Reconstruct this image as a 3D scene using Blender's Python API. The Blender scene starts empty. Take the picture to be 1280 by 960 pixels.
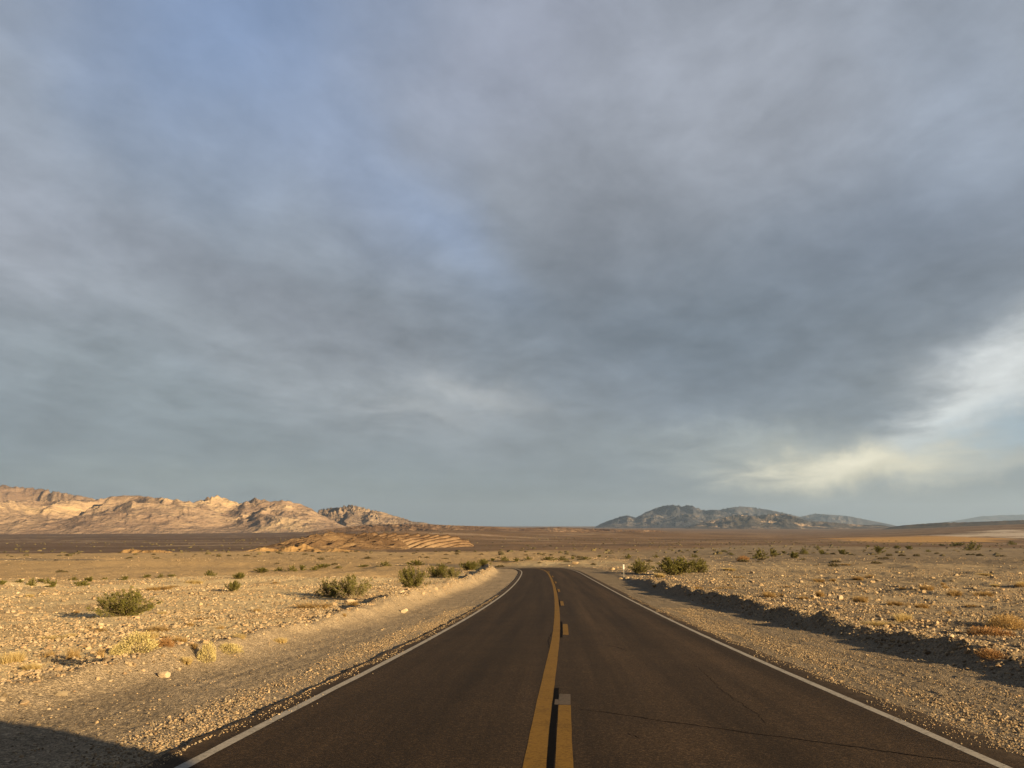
import bpy, math, random
import numpy as np
from mathutils import Vector, Matrix
random.seed(11)
RNG = np.random.default_rng(11)
R = math.radians
sc = bpy.context.scene
COL = sc.collection

# ------------------------------------------------------------------ values
EXPO = 1.47
SUN_AZ = 127.0      # degrees clockwise from the viewing direction (+Y)
SUN_EL = 13.0
EYE = 1.6
FPX = 961.0
PITCH = math.atan(177 / FPX)

# ------------------------------------------------------------------ noise
_perm = RNG.permutation(512)
_perm = np.concatenate([_perm, _perm, _perm])
_ang = RNG.random(512) * 2 * math.pi
_gx, _gy = np.cos(_ang), np.sin(_ang)

def pnoise(x, y):
    xi = np.floor(x); yi = np.floor(y)
    xf = x - xi; yf = y - yi
    X = xi.astype(np.int64) & 511; Y = yi.astype(np.int64) & 511
    u = xf * xf * xf * (xf * (xf * 6 - 15) + 10); v = yf * yf * yf * (yf * (yf * 6 - 15) + 10)
    def gr(ix, iy, dx, dy):
        h = _perm[_perm[ix & 511] + (iy & 511)] & 511
        return _gx[h] * dx + _gy[h] * dy
    a = gr(X, Y, xf, yf); b = gr(X + 1, Y, xf - 1, yf)
    c = gr(X, Y + 1, xf, yf - 1); d = gr(X + 1, Y + 1, xf - 1, yf - 1)
    return (a + u * (b - a) + v * ((c + u * (d - c)) - (a + u * (b - a)))) * 1.4

def fbm(x, y, oct=4, lac=2.03, gain=0.5):
    s = 0; a = 1.0
    for i in range(oct):
        s = s + a * pnoise(x + 17.3 * i, y - 9.1 * i)
        x = x * lac; y = y * lac; a *= gain
    return s

def ridged(x, y, oct=5, lac=2.1, gain=0.5):
    s = 0; a = 1.0; w = 1.0; tot = 0
    for i in range(oct):
        n = 1 - np.abs(pnoise(x + 31.7 * i, y + 11.9 * i))
        n = n * n * w
        w = np.clip(n * 1.6, 0, 1)
        s = s + a * n; tot += a
        x = x * lac; y = y * lac; a *= gain
    return s / tot

def sstep(a, b, x):
    t = np.clip((x - a) / (b - a), 0, 1)
    return t * t * (3 - 2 * t)

# ------------------------------------------------------------------ ground profile
_kx = np.array([-3000, -300, -60, 0, 6.6, 14.2, 19.4, 28.6, 48.5, 77, 95, 115, 150, 250, 400, 700, 1200, 2500, 5000, 10000, 15000, 25000, 60000.])
_kd = np.array([-60, -14, -1.7, 1.6, 1.92, 2.37, 2.66, 3.13, 3.99, 4.95, 5.42, 5.85, 6.6, 9.6, 13.6, 19, 24.5, 34, 44, 40, 34, 34, 34.])
_h = np.diff(_kx); _dl = np.diff(_kd) / _h
_m = np.zeros(len(_kx)); _m[0] = _dl[0]; _m[-1] = 0
for i in range(1, len(_kx) - 1):
    if _dl[i - 1] * _dl[i] > 0:
        w1 = 2 * _h[i] + _h[i - 1]; w2 = _h[i] + 2 * _h[i - 1]
        _m[i] = (w1 + w2) / (w1 / _dl[i - 1] + w2 / _dl[i])

def depth(y):
    y = np.clip(y, _kx[0], _kx[-1] - 1)
    i = np.clip(np.searchsorted(_kx, y, side='right') - 1, 0, len(_kx) - 2)
    h = _h[i]; t = (y - _kx[i]) / h
    return ((2 * t**3 - 3 * t**2 + 1) * _kd[i] + (t**3 - 2 * t**2 + t) * h * _m[i] + (-2 * t**3 + 3 * t**2) * _kd[i + 1] + (t**3 - t**2) * h * _m[i + 1])

# road centre line (the solid yellow line): straight, then a bend to the left
PS = np.arange(-60, 262, 1.0)
head = 3.35 - .030 * np.clip(PS - 25, 0, 60) - np.degrees(np.clip(PS - 85, 0, 200) / 78.0) * np.clip((PS - 85) / 34, 0.2, 1)
head = np.maximum(head, -88)
PX = np.zeros_like(PS); PY = np.zeros_like(PS)
i0 = 60
for i in range(i0, len(PS) - 1):
    PX[i + 1] = PX[i] + math.sin(R(head[i])); PY[i + 1] = PY[i] + math.cos(R(head[i]))
for i in range(i0, 0, -1):
    PX[i - 1] = PX[i] - math.sin(R(head[i])); PY[i - 1] = PY[i] - math.cos(R(head[i]))
PX -= 0.05
_step = 3
QX, QY, QS = PX[::_step], PY[::_step], PS[::_step]

def road_st(x, y):
    """arc position s and signed lateral offset t (right positive) of points near the road"""
    x = np.asarray(x, float); y = np.asarray(y, float)
    shp = x.shape; x = x.ravel(); y = y.ravel()
    s = np.full(x.shape, 1e4); t = np.full(x.shape, 1e4)
    near = np.where((y > -70) & (y < 320) & (np.abs(x) < 260))[0]
    for k in range(0, len(near), 40000):
        idx = near[k:k + 40000]
        xx = x[idx][:, None]; yy = y[idx][:, None]
        dx = (QX[1:] - QX[:-1])[None]; dy = (QY[1:] - QY[:-1])[None]; L2 = dx * dx + dy * dy
        u = np.clip(((xx - QX[None, :-1]) * dx + (yy - QY[None, :-1]) * dy) / L2, 0, 1)
        ex = xx - (QX[None, :-1] + u * dx); ey = yy - (QY[None, :-1] + u * dy)
        d2 = ex * ex + ey * ey
        j = np.argmin(d2, axis=1); ar = np.arange(len(idx))
        sg = np.sign(ex[ar, j] * dy[0, j] - ey[ar, j] * dx[0, j])
        t[idx] = np.sqrt(d2[ar, j]) * np.where(sg == 0, 1, sg)
        s[idx] = QS[j] + u[ar, j] * _step
    return s.reshape(shp), t.reshape(shp)

def path(s, t):
    """world x, y of road coordinates"""
    s = np.asarray(s, float)
    x = np.interp(s, PS, PX); y = np.interp(s, PS, PY)
    a = np.radians(np.interp(s, PS, head))
    return x + t * np.cos(a), y - t * np.sin(a)

def zroad(s):
    return EYE - depth(np.interp(s, PS, PY)) - 1.25 * sstep(104, 142, s)

TL, TR = -2.99, 3.67            # centres of the white edge lines
AL, AR = -3.33, 4.11            # asphalt edges

def ground(x, y, micro=True):
    x = np.asarray(x, float); y = np.asarray(y, float)
    r = np.hypot(x, y)
    far = sstep(150, 600, r)
    d = y * (1 - far) + np.where(y > 0, np.maximum(r * 0.93, y), y) * far
    B = EYE - depth(d)
    s, t = road_st(x, y)
    az = np.degrees(np.arctan2(x, np.maximum(y, 1e-3)))
    # natural roughness, grows away from the road
    off = np.maximum(AL - t, t - AR); off = np.where(off > 5000, 60, off)
    nat = sstep(3, 14, off)
    z = B + nat * (0.30 * fbm(x / 22, y / 22, 3) + (0.10 + 0.09 * sstep(8, 12, t)) * fbm(x / 4.5, y / 4.5, 3))
    # wash channels across the fan
    z = z - nat * 0.22 * sstep(0.55, 0.9, ridged(x / 26 + 3, y / 60, 2)) * (r < 400)
    z = z + sstep(120, 900, r) * (1.5 * fbm(x / 160, y / 160, 3)) * (1 - sstep(2500, 6000, r))
    # left: the stony surface ends in a low step down
    z = z - 0.75 * sstep(74, 92, y + 3 * fbm(x / 30, 0 * y, 2)) * sstep(-12, -22, t) * (1 - sstep(150, 300, y))
    # low broken hills at mid distance
    cz = np.exp(-((az + 6) / 9.0)**2)
    z = z + cz * sstep(900, 1500, r) * (1 - sstep(5200, 8000, r)) * (6 + 14 * ridged(x / 700, y / 500, 4))
    z = z + np.exp(-((az - 7) / 8.0)**2) * sstep(1300, 2200, r) * (1 - sstep(4500, 8000, r)) * (4 + 12 * ridged(x / 600 + 5, y / 500, 4))
    # the land rises at far right
    z = z + 52 * sstep(21, 35, az) * sstep(1200, 5200, r) * (y > 0) * (1 + .12 * fbm(x / 900, y / 900, 3))
    # corridor of the road
    zr = zroad(np.clip(s, -60, 260))
    wl = 0.35 * fbm(s / 9.0, 0 * s + 3.3, 3); wr = 0.45 * fbm(s / 11.0, 0 * s + 7.7, 3)
    cl = -6.75 + wl; cr = 8.0 + wr * .5 - .7 * sstep(34, 50, s)
    hl = (0.30 + 0.36 * sstep(16, 40, s)) * (1 - .5 * sstep(100, 125, s)) * (1 + 0.45 * fbm(s / 4.0, 0 * s + 1.1, 3))
    hr = (0.27 + 0.20 * sstep(18, 40, s)) * (1 - 0.8 * sstep(56, 78, s)) * (1 + 0.55 * fbm(s / 3.2, 0 * s + 5.1, 4))
    shoulder = zr - 0.035 - 0.012 * np.maximum(off, 0) + 0.010 * fbm(t * 2.6, s / 14.0, 4) * sstep(0.1, 0.8, off)
    left = shoulder + hl * np.exp(-np.abs((t - cl) / 0.6)**2.0)
    # right: a cut bank whose top stays high for some metres
    up = sstep(-0.85, 0.0, t - cr)
    bankz = shoulder + hr * (up * np.where(t > cr, 0.62 + 0.38 * np.exp(-((t - cr) / 0.45)**2), 1.0))
    if micro:
        bankz = bankz + up * (0.055 * pnoise(x / 1.1, y / 1.1) + .05 * pnoise(x / .45, y / .45 + 9)) * np.exp(-np.maximum(t - cr, 0) / 3)
        # two little ledges of graded stones outside the left shoulder
        wv = .22 * fbm(s / 3.0, 0 * s + 2.2, 3)
        for c0, hh in ((cl + .25 + wv, .05), (cl - 1.05 - wv, .085)):
            left = left + hh * np.exp(-((t - c0) / .10)**2) * np.clip(.7 + .9 * fbm(s / 1.3, 0 * s + c0.mean(), 3), 0, 1.5) * (1 - sstep(34, 46, s))
    corr = np.where(t < 0.4, left, bankz)
    lim = np.where(t < 0.4, -(cl) + 0.4, cr + 2.5)
    k = sstep(0, 1, (np.abs(t) - lim) / np.where(t < 0.4, 3.5, 9.0))
    k = np.where(s > 9000, 1, k)
    k = np.maximum(k, sstep(210, 240, s) * (s < 9000) * 1.0)
    z = corr * (1 - k) + z * k
    # below the asphalt
    ins = (t > AL + 0.06) & (t < AR - 0.06) & (s < 9000)
    if micro:
        rough = sstep(0.15, 1.2, off) * (0.25 + 0.75 * sstep(2.2, 5.0, off))
        rough = np.where(s > 9000, 1, rough)
        # stony clods
        m = 0.030 * pnoise(x * 2.6, y * 2.6) + 0.026 * pnoise(x * 6.1 + 4, y * 6.1) + 0.016 * pnoise(x * 13.3, y * 13.3 + 8)
        m2 = 0.010 * pnoise(x * 9, y * 9 + 3) + 0.008 * pnoise(x * 21, y * 21)
        z = z + rough * m * (1 - sstep(80, 200, r)) + m2 * sstep(0.02, 0.5, np.where(s > 9000, 9, off)) * (r < 60)
        z = z + sstep(25, 60, r) * (1 - sstep(250, 500, r)) * 0.06 * pnoise(x * 0.9, y * 0.9) * nat
    z = np.where(ins, zr - 0.10, z)
    return z

CAM = np.array([0, 0, EYE])
def ray(px, py):
    rx = (px - 640) / FPX; ry = -(py - 480) / FPX
    return np.array([rx, math.cos(PITCH) - ry * math.sin(PITCH), math.sin(PITCH) + ry * math.cos(PITCH)])
_ts = np.exp(np.linspace(math.log(3), math.log(9000), 1500))
def at(px, py):
    """first point of the ground met by the ray through a photo pixel"""
    d = ray(px, py)
    X = CAM[0] + d[0] * _ts; Y = CAM[1] + d[1] * _ts; Z = CAM[2] + d[2] * _ts
    g = ground(X, Y, False)
    i = np.argmax(Z < g)
    if not (Z < g).any(): i = len(_ts) - 2
    i = max(i, 1)
    a = (Z[i - 1] - g[i - 1]); b = (g[i] - Z[i]); u = a / max(a + b, 1e-9)
    t = _ts[i - 1] + u * (_ts[i] - _ts[i - 1])
    p = CAM + d * t
    return float(p[0]), float(p[1]), float(ground(p[0], p[1], True)), float(t)

# ------------------------------------------------------------------ object helpers
def mesh_np(name, V, F, mat=None, smooth=False, attrs=None, n=None):
    """V: n x 3, F: m x k faces of k corners (or list of such arrays)"""
    if not isinstance(F, (list, tuple)): F = [F]
    me = bpy.data.meshes.new(name)
    V = np.asarray(V, np.float32)
    loops = np.concatenate([f.ravel() for f in F]).astype(np.int32)
    sizes = np.concatenate([np.full(len(f), f.shape[1]) for f in F]).astype(np.int32)
    me.vertices.add(len(V)); me.vertices.foreach_set('co', V.ravel())
    me.loops.add(len(loops)); me.loops.foreach_set('vertex_index', loops)
    me.polygons.add(len(sizes))
    st = np.concatenate([[0], np.cumsum(sizes)[:-1]]).astype(np.int32)
    me.polygons.foreach_set('loop_start', st)
    me.update(calc_edges=True)
    me.polygons.foreach_set('use_smooth', np.full(len(sizes), smooth, bool))
    for k, v in (attrs or {}).items():
        if v.ndim == 1:
            a = me.attributes.new(k, 'FLOAT', 'POINT'); a.data.foreach_set('value', v.astype(np.float32))
        else:
            a = me.attributes.new(k, 'FLOAT_COLOR', 'POINT')
            c = np.ones((len(v), 4), np.float32); c[:, :3] = v; a.data.foreach_set('color', c.ravel())
    if mat: me.materials.append(mat)
    me.validate()
    return me

def link(name, me, parent=None, loc=None, kind=None, label=None, cat=None, group=None):
    o = bpy.data.objects.new(name, me); COL.objects.link(o)
    if parent: o.parent = parent
    if loc is not None: o.location = loc
    tag(o, label, cat, group, kind)
    return o

def tag(o, label=None, cat=None, group=None, kind=None):
    if label: o['label'] = label
    if cat: o['category'] = cat
    if group: o['group'] = group
    if kind: o['kind'] = kind
    return o

def grid_faces(nr, nc):
    i = np.arange(nr - 1)[:, None] * nc + np.arange(nc - 1)[None]
    i = i.ravel()
    return np.stack([i, i + 1, i + nc + 1, i + nc], 1)

# ------------------------------------------------------------------ materials
class N:
    def __init__(s, mat):
        s.t = mat.node_tree; s.n = s.t.nodes; s.l = s.t.links
    def node(s, typ, **kw):
        nd = s.n.new(typ)
        for k, v in kw.items():
            if k in ('inp',):
                for a, b in v.items():
                    if isinstance(b, bpy.types.NodeSocket): s.l.new(b, nd.inputs[a])
                    else: nd.inputs[a].default_value = b
            else: setattr(nd, k, v)
        return nd
    def math(s, op, a, b=None, c=None, clamp=False):
        nd = s.n.new('ShaderNodeMath'); nd.operation = op; nd.use_clamp = clamp
        for i, v in enumerate((a, b, c)):
            if v is None: continue
            if isinstance(v, (int, float)): nd.inputs[i].default_value = v
            else: s.l.new(v, nd.inputs[i])
        return nd.outputs[0]
    def mix(s, f, a, b, mode='MIX'):
        nd = s.n.new('ShaderNodeMix'); nd.data_type = 'RGBA'; nd.blend_type = mode
        for i, v in ((0, f), (6, a), (7, b)):
            if isinstance(v, bpy.types.NodeSocket): s.l.new(v, nd.inputs[i])
            elif i == 0: nd.inputs[0].default_value = v
            else: nd.inputs[i].default_value = (*v, 1) if len(v) == 3 else v
        return nd.outputs[2]
    def noise(s, vec, scale, detail=4, rough=0.55, dist=0.0, out=0):
        nd = s.node('ShaderNodeTexNoise', inp={'Scale': scale, 'Detail': detail, 'Roughness': rough, 'Distortion': dist})
        if vec is not None: s.l.new(vec, nd.inputs['Vector'])
        return nd.outputs[out]
    def ramp(s, fac, stops):
        nd = s.n.new('ShaderNodeValToRGB'); s.l.new(fac, nd.inputs[0])
        cr = nd.color_ramp
        while len(cr.elements) > 1: cr.elements.remove(cr.elements[-1])
        cr.elements[0].position = stops[0][0]; cr.elements[0].color = (*stops[0][1], 1) if not isinstance(stops[0][1], float) else (stops[0][1],) * 3 + (1,)
        for p, c in stops[1:]:
            e = cr.elements.new(p); e.color = (c,) * 3 + (1,) if isinstance(c, float) else (*c, 1)
        return nd.outputs[0]

def new_mat(name, rough=0.9, spec=0.2):
    m = bpy.data.materials.new(name); m.use_nodes = True
    g = N(m); bs = m.node_tree.nodes['Principled BSDF']
    bs.inputs['Roughness'].default_value = rough
    bs.inputs['Specular IOR Level'].default_value = spec
    return m, g, bs

def mat_ground():
    m, g, b = new_mat('desert_ground', 0.95, 0.1)
    at_ = g.node('ShaderNodeAttribute', attribute_name='albedo')
    gv = g.node('ShaderNodeAttribute', attribute_name='gravel').outputs['Fac']
    pos = g.node('ShaderNodeNewGeometry').outputs['Position']
    n1 = g.noise(pos, 1.3, 6, 0.65)
    n2 = g.noise(pos, 18.0, 5, 0.7)
    vo = g.node('ShaderNodeTexVoronoi', inp={'Vector': pos, 'Scale': 24.0})
    vo2 = g.node('ShaderNodeTexVoronoi', inp={'Vector': pos, 'Scale': 58.0})
    c = g.mix(1.0, at_.outputs['Color'], g.ramp(n1, [(0.3, 0.82), (0.7, 1.16)]), 'MULTIPLY')
    c = g.mix(1.0, c, g.ramp(n2, [(0.3, 0.84), (0.7, 1.14)]), 'MULTIPLY')
    sepc = g.node('ShaderNodeSeparateColor'); g.l.new(vo.outputs['Color'], sepc.inputs[0])
    cell = g.ramp(sepc.outputs[0], [(0.0, 0.62), (0.5, 0.95), (1.0, 1.42)])
    c = g.mix(0.55, c, g.mix(1.0, c, cell, 'MULTIPLY'))
    sep2 = g.node('ShaderNodeSeparateColor'); g.l.new(vo2.outputs['Color'], sep2.inputs[0])
    cell2 = g.ramp(sep2.outputs[1], [(0.0, 0.5), (0.5, 0.95), (1.0, 1.7)])
    c = g.mix(g.math('MULTIPLY', gv, 0.75), c, g.mix(1.0, c, cell2, 'MULTIPLY'))
    g.l.new(c, b.inputs['Base Color'])
    h = g.math('ADD', g.math('MULTIPLY', n2, 0.03), g.math('MULTIPLY', vo.outputs['Distance'], -0.35 * 0.04))
    h = g.math('ADD', h, g.math('MULTIPLY', vo2.outputs['Distance'], -0.012))
    bp = g.node('ShaderNodeBump', inp={'Strength': 0.9, 'Distance': 1.0, 'Height': h})
    g.l.new(bp.outputs[0], b.inputs['Normal'])
    return m

def mat_rock(name, col, var=0.25):
    m, g, b = new_mat(name, 0.9, 0.15)
    pos = g.node('ShaderNodeTexCoord').outputs['Object']
    at_ = g.node('ShaderNodeAttribute', attribute_name='tone').outputs['Fac']
    rnd = g.node('ShaderNodeObjectInfo').outputs['Random']
    n1 = g.noise(pos, 9.0, 5, 0.65)
    v = g.math('ADD', at_, g.math('MULTIPLY', g.math('SUBTRACT', n1, 0.5), 0.5))
    v = g.math('ADD', v, g.math('MULTIPLY', rnd, 0.25))
    isl = g.node('ShaderNodeNewGeometry').outputs['Random Per Island']
    c = g.ramp(v, [(0.0, tuple(x * (0.45) for x in col)), (0.5, col), (1.0, tuple(min(x * 1.5, .8) for x in col))])
    hue = g.ramp(isl, [(0.0, (.92, 1.0, 1.12)), (0.35, (1.0, 1.0, 1.0)), (0.7, (1.03, .98, .92)), (0.92, (1.0, .88, .80)), (1.0, (.5, .49, .5))])
    c = g.mix(.9, c, g.mix(1.0, c, hue, 'MULTIPLY'))
    g.l.new(c, b.inputs['Base Color'])
    bp = g.node('ShaderNodeBump', inp={'Strength': 0.5, 'Distance': 0.02, 'Height': n1})
    g.l.new(bp.outputs[0], b.inputs['Normal'])
    return m

def mat_plain(name, col, rough=0.8, spec=0.3, metal=0.0, nscale=None, namp=0.15):
    m, g, b = new_mat(name, rough, spec)
    b.inputs['Metallic'].default_value = metal
    pos = g.node('ShaderNodeTexCoord').outputs['Object']
    n1 = g.noise(pos, nscale or 6.0, 4, 0.6)
    c = g.ramp(n1, [(0.3, tuple(x * (1 - namp) for x in col)), (0.7, tuple(min(1, x * (1 + namp)) for x in col))])
    g.l.new(c, b.inputs['Base Color'])
    return m

def mat_leaf(name, dark, light, trans=0.25, nscale=5.0):
    m, g, b = new_mat(name, 0.65, 0.25)
    pos = g.node('ShaderNodeNewGeometry')
    rnd = pos.outputs['Random Per Island']
    n1 = g.noise(g.node('ShaderNodeTexCoord').outputs['Object'], nscale, 3, 0.6)
    v = g.math('ADD', g.math('MULTIPLY', rnd, 0.55), g.math('MULTIPLY', n1, 0.55))
    c = g.ramp(v, [(0.15, dark), (0.9, light)])
    g.l.new(c, b.inputs['Base Color'])
    tr = g.node('ShaderNodeBsdfTranslucent'); g.l.new(c, tr.inputs[0])
    mx = g.node('ShaderNodeMixShader', inp={0: trans}); g.l.new(b.outputs[0], mx.inputs[1]); g.l.new(tr.outputs[0], mx.inputs[2])
    g.l.new(mx.outputs[0], m.node_tree.nodes['Material Output'].inputs[0])
    return m

def mat_asphalt():
    m, g, b = new_mat('asphalt', 0.92, 0.12)
    uv = g.node('ShaderNodeAttribute', attribute_name='st').outputs['Vector']
    sep = g.node('ShaderNodeSeparateXYZ'); g.l.new(uv, sep.inputs[0])
    t = sep.outputs[0]; s = sep.outputs[1]
    pos = g.node('ShaderNodeNewGeometry').outputs['Position']
    ag = g.noise(pos, 70.0, 6, 0.85)
    vo = g.node('ShaderNodeTexVoronoi', inp={'Vector': pos, 'Scale': 60.0})
    sv = g.node('ShaderNodeSeparateColor'); g.l.new(vo.outputs['Color'], sv.inputs[0])
    pa = g.noise(pos, 0.7, 4, 0.6)
    # streaks laid along the lanes by traffic
    cmb = g.node('ShaderNodeCombineXYZ'); g.l.new(g.math('MULTIPLY', t, 1.5), cmb.inputs[0]); g.l.new(g.math('MULTIPLY', s, 0.035), cmb.inputs[1])
    stq = g.noise(cmb.outputs[0], 1.5, 4, 0.55)
    base = g.ramp(ag, [(0.28, (0.0115, 0.0071, 0.0038)), (0.52, (0.031, 0.0192, 0.0103)), (0.74, (0.090, 0.058, 0.033))])
    base = g.mix(0.45, base, g.mix(1.0, base, g.ramp(sv.outputs[0], [(0.0, 0.3), (0.6, 1.0), (1.0, 3.2)]), 'MULTIPLY'))
    c = g.mix(1.0, base, g.ramp(stq, [(0.3, 0.68), (0.7, 1.38)]), 'MULTIPLY')
    c = g.mix(1.0, c, g.ramp(pa, [(0.3, 0.88), (0.7, 1.12)]), 'MULTIPLY')
    # wheel paths of the right lane a little paler, and dust towards the edges
    def bump_at(c0, w): return g.math('POWER', 2.718, g.math('MULTIPLY', g.math('POWER', g.math('DIVIDE', g.math('SUBTRACT', t, c0), w), 2.0), -1.0))
    wp = g.math('ADD', bump_at(1.15, 0.35), bump_at(2.85, 0.4))
    wp = g.math('ADD', wp, g.math('MULTIPLY', bump_at(-1.3, 0.9), -0.3))
    k = g.math('ADD', 1.0, g.math('MULTIPLY', wp, 0.42))
    kc = g.node('ShaderNodeCombineColor'); [g.l.new(k, kc.inputs[i]) for i in range(3)]
    c = g.mix(1.0, c, kc.outputs[0], 'MULTIPLY')
    edge = g.math('MAXIMUM', g.math('SUBTRACT', -3.03, t), g.math('SUBTRACT', t, 3.71))
    dn = g.noise(pos, 5.0, 5, 0.7)
    df = g.math('MULTIPLY', g.math('MULTIPLY', edge, 2.2, clamp=True), g.ramp(dn, [(0.35, 0.15), (0.65, 0.85)]))
    c = g.mix(df, c, (0.14, 0.10, 0.065))
    g.l.new(c, b.inputs['Base Color'])
    h = g.math('ADD', g.math('MULTIPLY', ag, 0.004), g.math('MULTIPLY', vo.outputs['Distance'], -0.003))
    bp = g.node('ShaderNodeBump', inp={'Strength': 0.6, 'Distance': 1.0, 'Height': h})
    g.l.new(bp.outputs[0], b.inputs['Normal'])
    return m

def mat_paint(name, col, wear=0.35, scale=26.0):
    m, g, b = new_mat(name, 0.85, 0.12)
    pos = g.node('ShaderNodeNewGeometry').outputs['Position']
    n1 = g.noise(pos, scale, 6, 0.75); n2 = g.noise(pos, 2.2, 3, 0.6); n3 = g.noise(pos, 130.0, 3, 0.75)
    w = g.math('ADD', n1, g.math('MULTIPLY', g.math('SUBTRACT', n2, 0.5), 0.6))
    w = g.math('ADD', w, g.math('MULTIPLY', g.math('SUBTRACT', n3, 0.5), 0.5))
    f = g.ramp(w, [(0.43 + (0.35 - wear) * .5, 0.0), (0.66, 0.8)])
    c = g.mix(f, col, tuple(x * 0.35 for x in col))
    c = g.mix(1.0, c, g.ramp(n2, [(0.3, 0.85), (0.7, 1.12)]), 'MULTIPLY')
    g.l.new(c, b.inputs['Base Color'])
    return m

M_ground = mat_ground()
M_asphalt = mat_asphalt()
M_white = mat_paint('white_road_paint', (0.40, 0.36, 0.31))
M_yellow = mat_paint('yellow_road_paint', (0.225, 0.122, 0.020), 0.42)
M_ghost = mat_paint('old_pale_paint', (0.13, 0.10, 0.075), 0.45)
M_black = mat_paint('black_sealer', (0.006, 0.005, 0.0045), 0.2)
M_black.node_tree.nodes['Principled BSDF'].inputs['Specular IOR Level'].default_value = 0.02
M_crack = mat_plain('crack_filler', (0.009, 0.007, 0.006), 0.9, 0.02)
M_stone = mat_rock('desert_stone', (0.31, 0.235, 0.15))
M_stone_pale = mat_rock('pale_stone', (0.37, 0.30, 0.21))

# ------------------------------------------------------------------ the ground sheet
def albedo(x, y):
    """bare colour of the desert surface by place"""
    r = np.hypot(x, y); az = np.degrees(np.arctan2(x, np.maximum(y, 1e-3)))
    s, t = road_st(x, y)
    off = np.maximum(AL - t, t - AR); off = np.where(off > 5000, 100, off)
    c = lambda *v: np.array(v)[None]
    n1 = fbm(x / 14, y / 14, 4); n2 = fbm(x / 90, y / 45, 4); n3 = fbm(x / 500, y / 160, 5)
    n4 = fbm(x / 3.0, y / 3.0, 4)
    near = c(.54, .42, .245) * (1 + .16 * n1 + .12 * n4)[:, None]
    # brown fines between the stones
    near = near + (c(.41, .28, .15) - near) * (sstep(.05, .55, fbm(x / 5.5 + 9, y / 5.5, 4)) * .7)[:, None]
    plain = c(.40, .28, .148) * (1 + .12 * n1 + .10 * n2)[:, None]
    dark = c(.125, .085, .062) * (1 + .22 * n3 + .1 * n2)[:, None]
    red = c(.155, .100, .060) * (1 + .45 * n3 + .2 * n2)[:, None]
    right = c(.225, .175, .118) * (1 + .15 * n2 + .12 * n1)[:, None]
    out = near.copy()
    wr = sstep(-2, 14, az)[:, None]
    out = out + (right - out) * wr * .8
    edge = 82 + 8 * fbm(x / 25, 0 * y, 2) + np.where(az > -3, 60, 0)
    far1 = plain * (1 - wr) + (right * .95) * wr
    out = out + (far1 - out) * sstep(0, 1, (r - edge) / 12)[:, None]
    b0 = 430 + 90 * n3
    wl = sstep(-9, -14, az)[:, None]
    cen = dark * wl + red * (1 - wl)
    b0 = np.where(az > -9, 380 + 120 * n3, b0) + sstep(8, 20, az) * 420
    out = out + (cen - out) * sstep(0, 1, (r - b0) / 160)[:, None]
    lite = sstep(.35, .6, fbm(x / 420 + 5, y / 60, 5)) * sstep(500, 800, r) * (1 - sstep(3000, 6000, r))
    out = out + (c(.33, .25, .18) - out) * (lite * .6)[:, None]
    # dry golden grass and a pale playa at far right
    e = (np.log(np.maximum(r, 1)) - math.log(1750)) / .30; ea = (az - 27.5) / 4.5
    gp = sstep(1.2, .8, np.sqrt(e**2 + ea**2) + .5 * fbm(x / 200, y / 120, 4)) * (y > 0)
    out = out + (c(.42, .25, .09) - out) * (gp * .9)[:, None]
    e = (np.log(np.maximum(r, 1)) - math.log(2450)) / .20; ea = (az - 35.5) / 5.0
    sp = sstep(1.15, .85, np.sqrt(e**2 + ea**2) + .9 * fbm(x / 260 + 3, y / 110, 5)) * (y > 0)
    out = out + (c(.50, .43, .36) - out) * (sp * .85)[:, None]
    # shoulder gravel
    sh = sstep(6.3, 4.6, off * np.where(t > 0, .62, 1.35)) * (s < 9000)
    shc = np.where((t < 0)[:, None], c(.285, .222, .15), c(.20, .157, .108)) * (1 + .12 * fbm(t * 3, s / 6, 4) + .1 * n4)[:, None]
    out = out + (shc - out) * sh[:, None]
    return np.clip(out, .02, .8), sh

def build_ground():
    az = np.concatenate([np.linspace(-180, -50, 66)[:-1], np.linspace(-50, 50, 940), np.linspace(50, 180, 66)[1:]])
    rr = [0.6]
    while rr[-1] < 42000:
        r = rr[-1]
        k = 0.0058 if r < 30 else (0.0085 if r < 160 else 0.013)
        if r < 4: k = 0.02
        rr.append(r * (1 + k))
    rr = np.array(rr)
    A, RR = np.meshgrid(np.radians(az), rr)
    x = (RR * np.sin(A)).ravel(); y = (RR * np.cos(A)).ravel()
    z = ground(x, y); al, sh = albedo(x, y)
    V = np.stack([x, y, z], 1)
    nr, nc = len(rr), len(az)
    F = grid_faces(nr, nc)[:, ::-1]
    # inner disc
    V = np.vstack([V, [[0, 0, float(ground(0.0, 0.0))]]]); al = np.vstack([al, al[:1]]); sh = np.append(sh, 0)
    i = np.arange(nc - 1); T = np.stack([i, np.full(nc - 1, len(V) - 1), i + 1], 1)
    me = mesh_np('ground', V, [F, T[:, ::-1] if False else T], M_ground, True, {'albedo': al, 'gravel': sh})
    print('ground', nr, nc)
    link('ground', me, kind='structure')
build_ground()

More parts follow.
